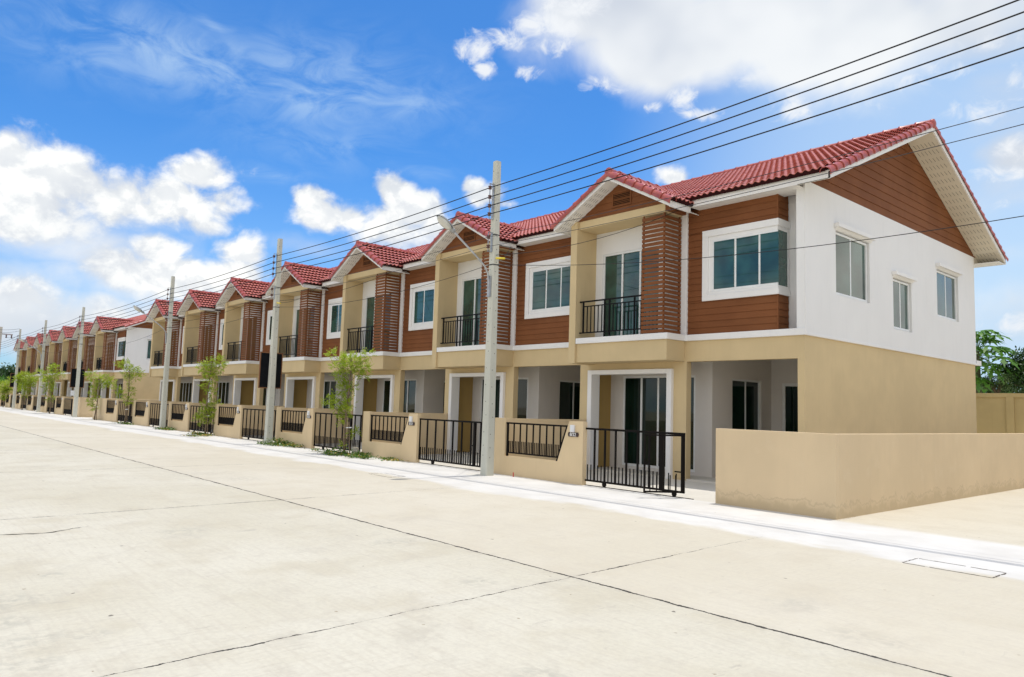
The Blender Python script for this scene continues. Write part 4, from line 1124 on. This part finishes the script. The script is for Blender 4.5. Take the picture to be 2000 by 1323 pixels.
# papaya tree behind the boundary wall
def papaya_leaf(mb, p, d, size, rr, m=0):
    d = d.normalized(); side = d.cross(Vector((0, 0, 1))).normalized(); up = side.cross(d).normalized()
    droop = Vector((0, 0, -1))
    for k in range(7):
        a = radians(-125 + 250 * k / 6); L = size * (1.0 - .30 * abs(k - 3) / 3)
        dd = (d * cos(a) + side * sin(a)).normalized(); ss = dd.cross(up).normalized()
        # lobed finger: midrib with side lobes
        prof = [(0, .02), (.30, .09), (.38, .20), (.46, .08), (.60, .10), (.68, .20), (.76, .07), (1.0, .0)]
        L_, R_ = [], []
        for (t, w) in prof:
            c = p + dd * L * t + droop * (L * .45 * t * t) 
            L_.append(c + ss * w * L + up * (.0)); R_.append(c - ss * w * L)
        n = len(prof)
        mb.add(L_ + R_, [(i, i + 1, n + i + 1, n + i) for i in range(n - 1)], m)
def papaya(x, y, z, H, seed, label):
    rr = random.Random(seed); root = thing('papaya_tree', label, 'tree', (x, y, G))
    t = MB(); t.tube([(0, 0, 0), (.04, 0, H * .5), (0, .02, H)], [.13, .11, .07], 10); 
    lf = MB(); st = MB()
    for i in range(46):
        a = i * 2.399; q = i / 46; el = radians(70 - 105 * q + rr.uniform(-8, 8)); L = rr.uniform(.75, 1.15) * (.75 + .35 * q)
        b = Vector((0, 0, H - .55 * q)); d = Vector((cos(a) * cos(el), sin(a) * cos(el), sin(el)))
        tip = b + d * L; mid = b + d * L * .5 + Vector((0, 0, .06)); st.tube([b, mid, tip], [.014, .011, .008], 5, caps=False)
        ld = Vector((cos(a), sin(a), -.35 + .5 * sin(el)))
        papaya_leaf(lf, tip, ld, rr.uniform(.55, .75), rr)
    t.build('trunk', 'bark_papaya', root); st.build('leaf_stalks', 'leaf_pale', root); lf.build('crown', 'leaf_green', root)
def bush(x, y, z0, rx, ry, rz, n, seed, name, label, mat, leaf=.12, trunk=None, branches=14, clumps=26, cat='tree', group=None):
    rr = random.Random(seed); root = thing(name, label, cat, (x, y, G), group)
    tr = MB(); lf = MB(); zc = z0 + rz
    base = Vector((0, 0, 0)); fork = Vector((0, 0, max(.3, zc - rz * .6)))
    tr.tube([base, fork], [.04 * rz + .03, .03 * rz + .02], 8)
    cl = []
    for i in range(clumps):
        d = rdir(rr); q = rr.uniform(.35, 1.0); d.z = abs(d.z) * 1.1 - .35
        c = Vector((d.x * rx * q, d.y * ry * q, zc + d.z * rz * q)); cl.append((c, rr.uniform(.22, .42) * min(rx, rz)))
        if i < branches: tr.tube([fork, fork.lerp(c, .5) + Vector((0, 0, .1)), c], [.025 * rz + .01, .012 * rz + .008, .005], 5, caps=False)
    per = n // clumps
    for (c, r) in cl:
        for i in range(per):
            d = rdir(rr); p = c + d * r * (rr.random() ** .45); p.z -= 0
            dd = d + rdir(rr) * .8 + Vector((0, 0, -.2))
            leaf_quad(lf, p, dd, d + Vector((0, 0, .8)) + rdir(rr) * .4, leaf * rr.uniform(.6, 1.3), leaf * rr.uniform(.22, .36))
    tr.build('trunk', 'bark', root); lf.build('crown', mat, root)
papaya(-8.7, 29.6, 0, 4.0, 5, 'papaya tree with lobed leaves behind the boundary wall right of the house')
bush(-8.0, 29.2, 2.25, .70, .5, .52, 4200, 11, 'shrub', 'feathery pale green shrub topping the boundary wall under the papaya', 'leaf_pale', .060, clumps=30)
bush(-7.15, 30.0, 2.1, 1.05, .8, 1.0, 7500, 12, 'tree', 'dense dark leaved tree at the right edge behind the boundary wall', 'leaf_dark', .11, clumps=40)
bush(-8.3, 31.5, 1.6, 1.3, .8, .8, 3000, 13, 'shrub', 'dark green shrub behind the feathery shrub at the boundary wall', 'leaf_dark', .10)
# trees at the far left
bush(-128, 17.5, -.3, 6.5, 5, 3.0, 9000, 21, 'tree', 'dark green tree beyond the last far house', 'leaf_dark', .45, clumps=60)
bush(-133, 9.0, -.8, 5.0, 4, 2.6, 5000, 22, 'tree', 'dark round tree at the left edge of the street end', 'leaf_dark', .45, clumps=40)
bush(-112, 15.5, .9, 2.6, 2, 1.35, 3500, 23, 'tree', 'bright green bush above the tall far wall', 'leaf_lime', .25, clumps=26)
bush(-119, 14.6, .6, 3.4, 2, 1.5, 3000, 24, 'tree', 'small mid green tree peeping over the far wall', 'leaf_green', .3, clumps=26)

# ------------------------------------------------------------------ camera
f_px = 1448.2; yaw, pit, rol = .8478, .0917, .0306
fwd = Vector((-sin(yaw) * cos(pit), cos(yaw) * cos(pit), sin(pit)))
r = fwd.cross(Vector((0, 0, 1))).normalized(); u = r.cross(fwd)
r2 = cos(rol) * r + sin(rol) * u; u2 = -sin(rol) * r + cos(rol) * u
cam = bpy.data.cameras.new('camera'); co = bpy.data.objects.new('camera', cam); COL.objects.link(co)
cam.sensor_fit = 'HORIZONTAL'; cam.sensor_width = 36; cam.lens = 36 * f_px / 2000; cam.clip_start = .05; cam.clip_end = 6000
Mx = Matrix((r2, u2, -fwd)).transposed().to_4x4(); Mx.translation = Vector((0, 0, 1.5)); co.matrix_world = Mx
sc.camera = co
def pix(x, y):     # direction in the world of a point of the photograph (used only to place clouds in the sky)
    return (r2 * (x - 1000) - u2 * (y - 661.5) + fwd * f_px).normalized()

# ------------------------------------------------------------------ light and sky
sun = bpy.data.lights.new('sun', 'SUN'); sun.energy = 2.9; sun.angle = radians(.53); sun.color = (1.0, .955, .89)
so = bpy.data.objects.new('sun', sun); COL.objects.link(so); so.rotation_euler = SUN_DIR.to_track_quat('Z', 'Y').to_euler(); so.location = (0, 0, 50)
wd = bpy.data.worlds.new('World'); sc.world = wd; wd.use_nodes = True; nt = wd.node_tree; nt.nodes.clear()
class WT_(NT):
    def __init__(s, t): s.t = t
w = WT_(nt)
tc = w.n('ShaderNodeTexCoord').outputs['Generated']
sky = w.n('ShaderNodeTexSky', sky_type='NISHITA'); sky.sun_disc = False
sky.sun_elevation = math.asin(SUN_DIR.z); sky.sun_rotation = math.atan2(SUN_DIR.x, SUN_DIR.y); sky.altitude = 20; sky.air_density = 1.0; sky.dust_density = .6; sky.ozone_density = 2.0
SKYS = .10
def vm(op, a, b=None):
    inp = {0: a}
    if b is not None: inp[1] = b
    nd = w.n('ShaderNodeVectorMath', operation=op, inp=inp)
    return nd.outputs['Value'] if op in ('DOT_PRODUCT', 'LENGTH', 'DISTANCE') else nd.outputs[0]
warp = w.n('ShaderNodeTexNoise', inp={'Vector': tc, 'Scale': 9.0, 'Detail': 3.0, 'Roughness': .6}).outputs['Color']
wv_ = vm('MULTIPLY', vm('SUBTRACT', warp, (.5, .5, .5)), (.05, .05, .05))
tcw = vm('ADD', tc, wv_)
# (x, y, rx, ry, weight) : cumulus banks
BL = [(30, 310, 70, 50, 1.0), (90, 350, 110, 60, 1.0), (40, 400, 120, 70, 1.0), (170, 360, 90, 42, .9), (250, 390, 120, 48, .95), (340, 395, 110, 50, .95), (390, 340, 60, 38, .9), (430, 400, 50, 50, .8), (410, 440, 60, 28, .8),
      (310, 490, 50, 32, .95), (290, 535, 120, 40, 1.0), (240, 520, 60, 34, .9), (470, 495, 46, 38, .95), (460, 540, 60, 42, .95), (380, 540, 80, 34, .9),
      (60, 585, 80, 40, .85), (40, 570, 60, 28, .8), (210, 600, 60, 24, .6),
      (600, 395, 34, 26, 1.0), (625, 425, 55, 30, 1.0), (680, 430, 50, 28, .9), (775, 385, 48, 38, 1.05), (810, 410, 62, 45, 1.05), (760, 440, 90, 45, .95), (850, 450, 60, 40, .85),
      (925, 365, 26, 20, .95), (945, 385, 44, 22, .95), (985, 402, 30, 14, .7), (1327, 345, 30, 22, 1.0)]
WI = [(935, 90, 40, 34, .95), (990, 75, 50, 30, .9), (1070, 50, 70, 30, .9), (1025, 145, 34, 20, .9), (950, 145, 22, 26, .8), (1130, 12, 70, 26, .9), (1080, 90, 60, 26, .7), (1275, 205, 22, 20, .85), (1330, 190, 24, 30, .9), (1360, 222, 44, 18, .9),
      (1535, 205, 44, 30, .9), (1170, 165, 60, 22, .7), (1450, 150, 60, 24, .7), (1980, 290, 50, 30, .8), (475, 345, 40, 16, .5), (800, 470, 120, 40, .75), (1975, 400, 60, 30, .5), (1900, 230, 90, 30, .7), (1990, 160, 60, 30, .7), (1800, 150, 90, 26, .65), (1950, 340, 60, 24, .75), (1985, 640, 60, 22, .7), (1700, 200, 80, 20, .5), (1930, 80, 90, 30, .6)]
# broad soft sheets of cloud
SL_ = [(1230, 20, 150, 75, 1.25), (1330, 70, 190, 75, 1.25), (1500, 50, 170, 75, 1.15), (1640, 75, 160, 80, 1.3), (1580, 130, 130, 45, 1.0), (1850, 40, 180, 80, .95), (1180, 150, 90, 30, .5), (1040, 90, 90, 50, .4),
       (1990, 300, 60, 45, .85), (1930, 170, 120, 60, .45), (1950, 380, 120, 60, .5), (1750, 170, 160, 50, .45), (1560, 200, 90, 40, .4), (1980, 620, 120, 70, .6), (1960, 240, 140, 60, .4), (1960, 500, 50, 30, .4),
       (120, 470, 240, 60, .65), (100, 630, 260, 70, .9), (430, 590, 160, 40, .7), (300, 440, 200, 40, .5), (200, 560, 260, 50, .6), (850, 470, 200, 50, .55), (600, 480, 150, 30, .4), (250, 440, 260, 60, .5)]
CI = [(330, 110, 190, 45, .8), (500, 150, 200, 40, .7), (640, 170, 160, 55, .8), (800, 195, 80, 40, .6), (640, 280, 130, 40, .4), (820, 330, 50, 10, .5), (410, 45, 30, 9, .6), (240, 60, 200, 50, .3), (520, 345, 60, 14, .5)]
def field(lst, src, k=-.75, op='MAXIMUM'):
    tot = None
    for (x, y, rx, ry, wt) in lst:
        c = pix(x, y); right = c.cross(Vector((0, 0, 1))).normalized(); up = right.cross(c)
        d = vm('SUBTRACT', src, tuple(c))
        a = w.math('MULTIPLY', vm('DOT_PRODUCT', d, tuple(right)), f_px / rx); b_ = w.math('MULTIPLY', vm('DOT_PRODUCT', d, tuple(up)), f_px / ry)
        e = w.math('ADD', w.math('MULTIPLY', a, a), w.math('MULTIPLY', b_, b_))
        g = w.math('MULTIPLY', w.math('EXPONENT', w.math('MULTIPLY', e, k)), wt)
        tot = g if tot is None else w.math(op, tot, g)
    return tot
dens = field(BL, tcw)
tcs = vm('MULTIPLY', tc, (1.0, 1.0, 1.25))
fb = w.noise(tcs, 22.0, 9, .58, .25)
dd = w.math('ADD', dens, w.math('MULTIPLY', w.math('SUBTRACT', fb, .5), 1.15))
cov = w.math('MULTIPLY', w.ramp(dd, .36, .80), w.ramp(dens, .12, .36))
up_fb = w.noise(vm('ADD', tcs, (0, 0, .022)), 22.0, 6, .58, .25)
big_fb = w.noise(tcs, 7.0, 4, .5)
shade = w.ramp(w.math('SUBTRACT', fb, up_fb), -.10, .12)
core = w.ramp(dd, .50, 1.2)
lum = w.math('ADD', .76, w.math('MULTIPLY', shade, .17)); lum = w.math('ADD', lum, w.math('MULTIPLY', core, .12)); lum = w.math('ADD', lum, w.math('MULTIPLY', w.ramp(big_fb, .35, .65), .09))
sepz = w.n('ShaderNodeSeparateXYZ', inp={0: tc}).outputs[2]
def cloudcol(l): return w.n('ShaderNodeCombineColor', inp={0: w.math('MULTIPLY', w.math('POWER', l, 1.25), .985), 1: w.math('POWER', l, 1.08), 2: w.math('ADD', w.math('MULTIPLY', l, .80), .20)}).outputs[0]
cc = cloudcol(lum)
wn = w.noise(tcs, 34.0, 8, .62, .6)
wd_ = w.math('ADD', field(WI, tcw), w.math('MULTIPLY', w.math('SUBTRACT', wn, .5), 1.5))
wcov = w.math('MULTIPLY', w.ramp(wd_, .45, 1.05), .95)
# soft sheets
sn = w.noise(tcs, 9.0, 7, .55, .5)
sd = w.math('ADD', field(SL_, tcw, -.7), w.math('MULTIPLY', w.math('SUBTRACT', sn, .5), .75))
scov = w.math('MULTIPLY', w.ramp(sd, .22, .85), .95)
slum = w.math('ADD', .74, w.math('MULTIPLY', w.ramp(w.noise(tcs, 5.0, 3, .5), .35, .65), .22))
scol = cloudcol(slum)
# cirrus streaks and the pale haze to the right and near the horizon
st = w.n('ShaderNodeMapping', inp={0: tc}); st.inputs['Rotation'].default_value = (.25, .15, .6); st.inputs['Scale'].default_value = (2.0, 9.0, 18.0)
veil = w.noise(st.outputs[0], 1.6, 7, .62, .8)
ci = w.math('MULTIPLY', field(CI, tcw, -.6), w.ramp(veil, .30, .72), clamp=True)
rgt = vm('DOT_PRODUCT', tc, tuple(pix(2100, 380)))
rm = w.ramp(rgt, .86, .99); lowm = w.ramp(sepz, .0, .34, 1.0, 0.0)
vamt = w.math('ADD', w.math('MULTIPLY', ci, .68), w.math('MULTIPLY', rm, .66))
vamt = w.math('ADD', vamt, w.math('MULTIPLY', lowm, .38)); vamt = w.math('MINIMUM', vamt, .85)
skc = w.n('ShaderNodeMix', data_type='RGBA', blend_type='MULTIPLY', inp={0: 1.0, 6: sky.outputs[0], 7: (.47 * SKYS, 1.10 * SKYS, 1.74 * SKYS, 1)}).outputs[2]
m1 = w.mix(vamt, skc, (.62, .80, .97))
m1 = w.mix(scov, m1, scol)
m1 = w.mix(wcov, m1, (.90, .93, .97))
m2 = w.mix(cov, m1, cc)
# unseen bright cloud added behind the camera to fill the shaded facades
bk = w.ramp(vm('DOT_PRODUCT', tc, tuple(fwd)), .62, .30)
bn = w.noise(tcs, 3.2, 7, .6, .4)
bcov = w.math('MULTIPLY', bk, w.ramp(bn, .36, .56), clamp=True)
blum = w.math('ADD', 1.02, w.math('MULTIPLY', w.ramp(w.noise(tcs, 6.0, 4, .6), .3, .7), .4))
bcol = w.n('ShaderNodeCombineColor', inp={0: blum, 1: w.math('MULTIPLY', blum, .97), 2: w.math('MULTIPLY', blum, .90)}).outputs[0]
m2 = w.mix(bcov, m2, bcol)
bg = w.n('ShaderNodeBackground', inp={0: m2, 1: 1.0})
wo = w.n('ShaderNodeOutputWorld'); nt.links.new(bg.outputs[0], wo.inputs[0])
wd.cycles.sampling_method = 'MANUAL'; wd.cycles.sample_map_resolution = 512

sc.view_settings.view_transform = 'Standard'; sc.view_settings.look = 'None'; sc.view_settings.exposure = 0; sc.view_settings.gamma = 1
sc.cycles.max_bounces = 6; sc.cycles.diffuse_bounces = 4; sc.cycles.use_denoising = True
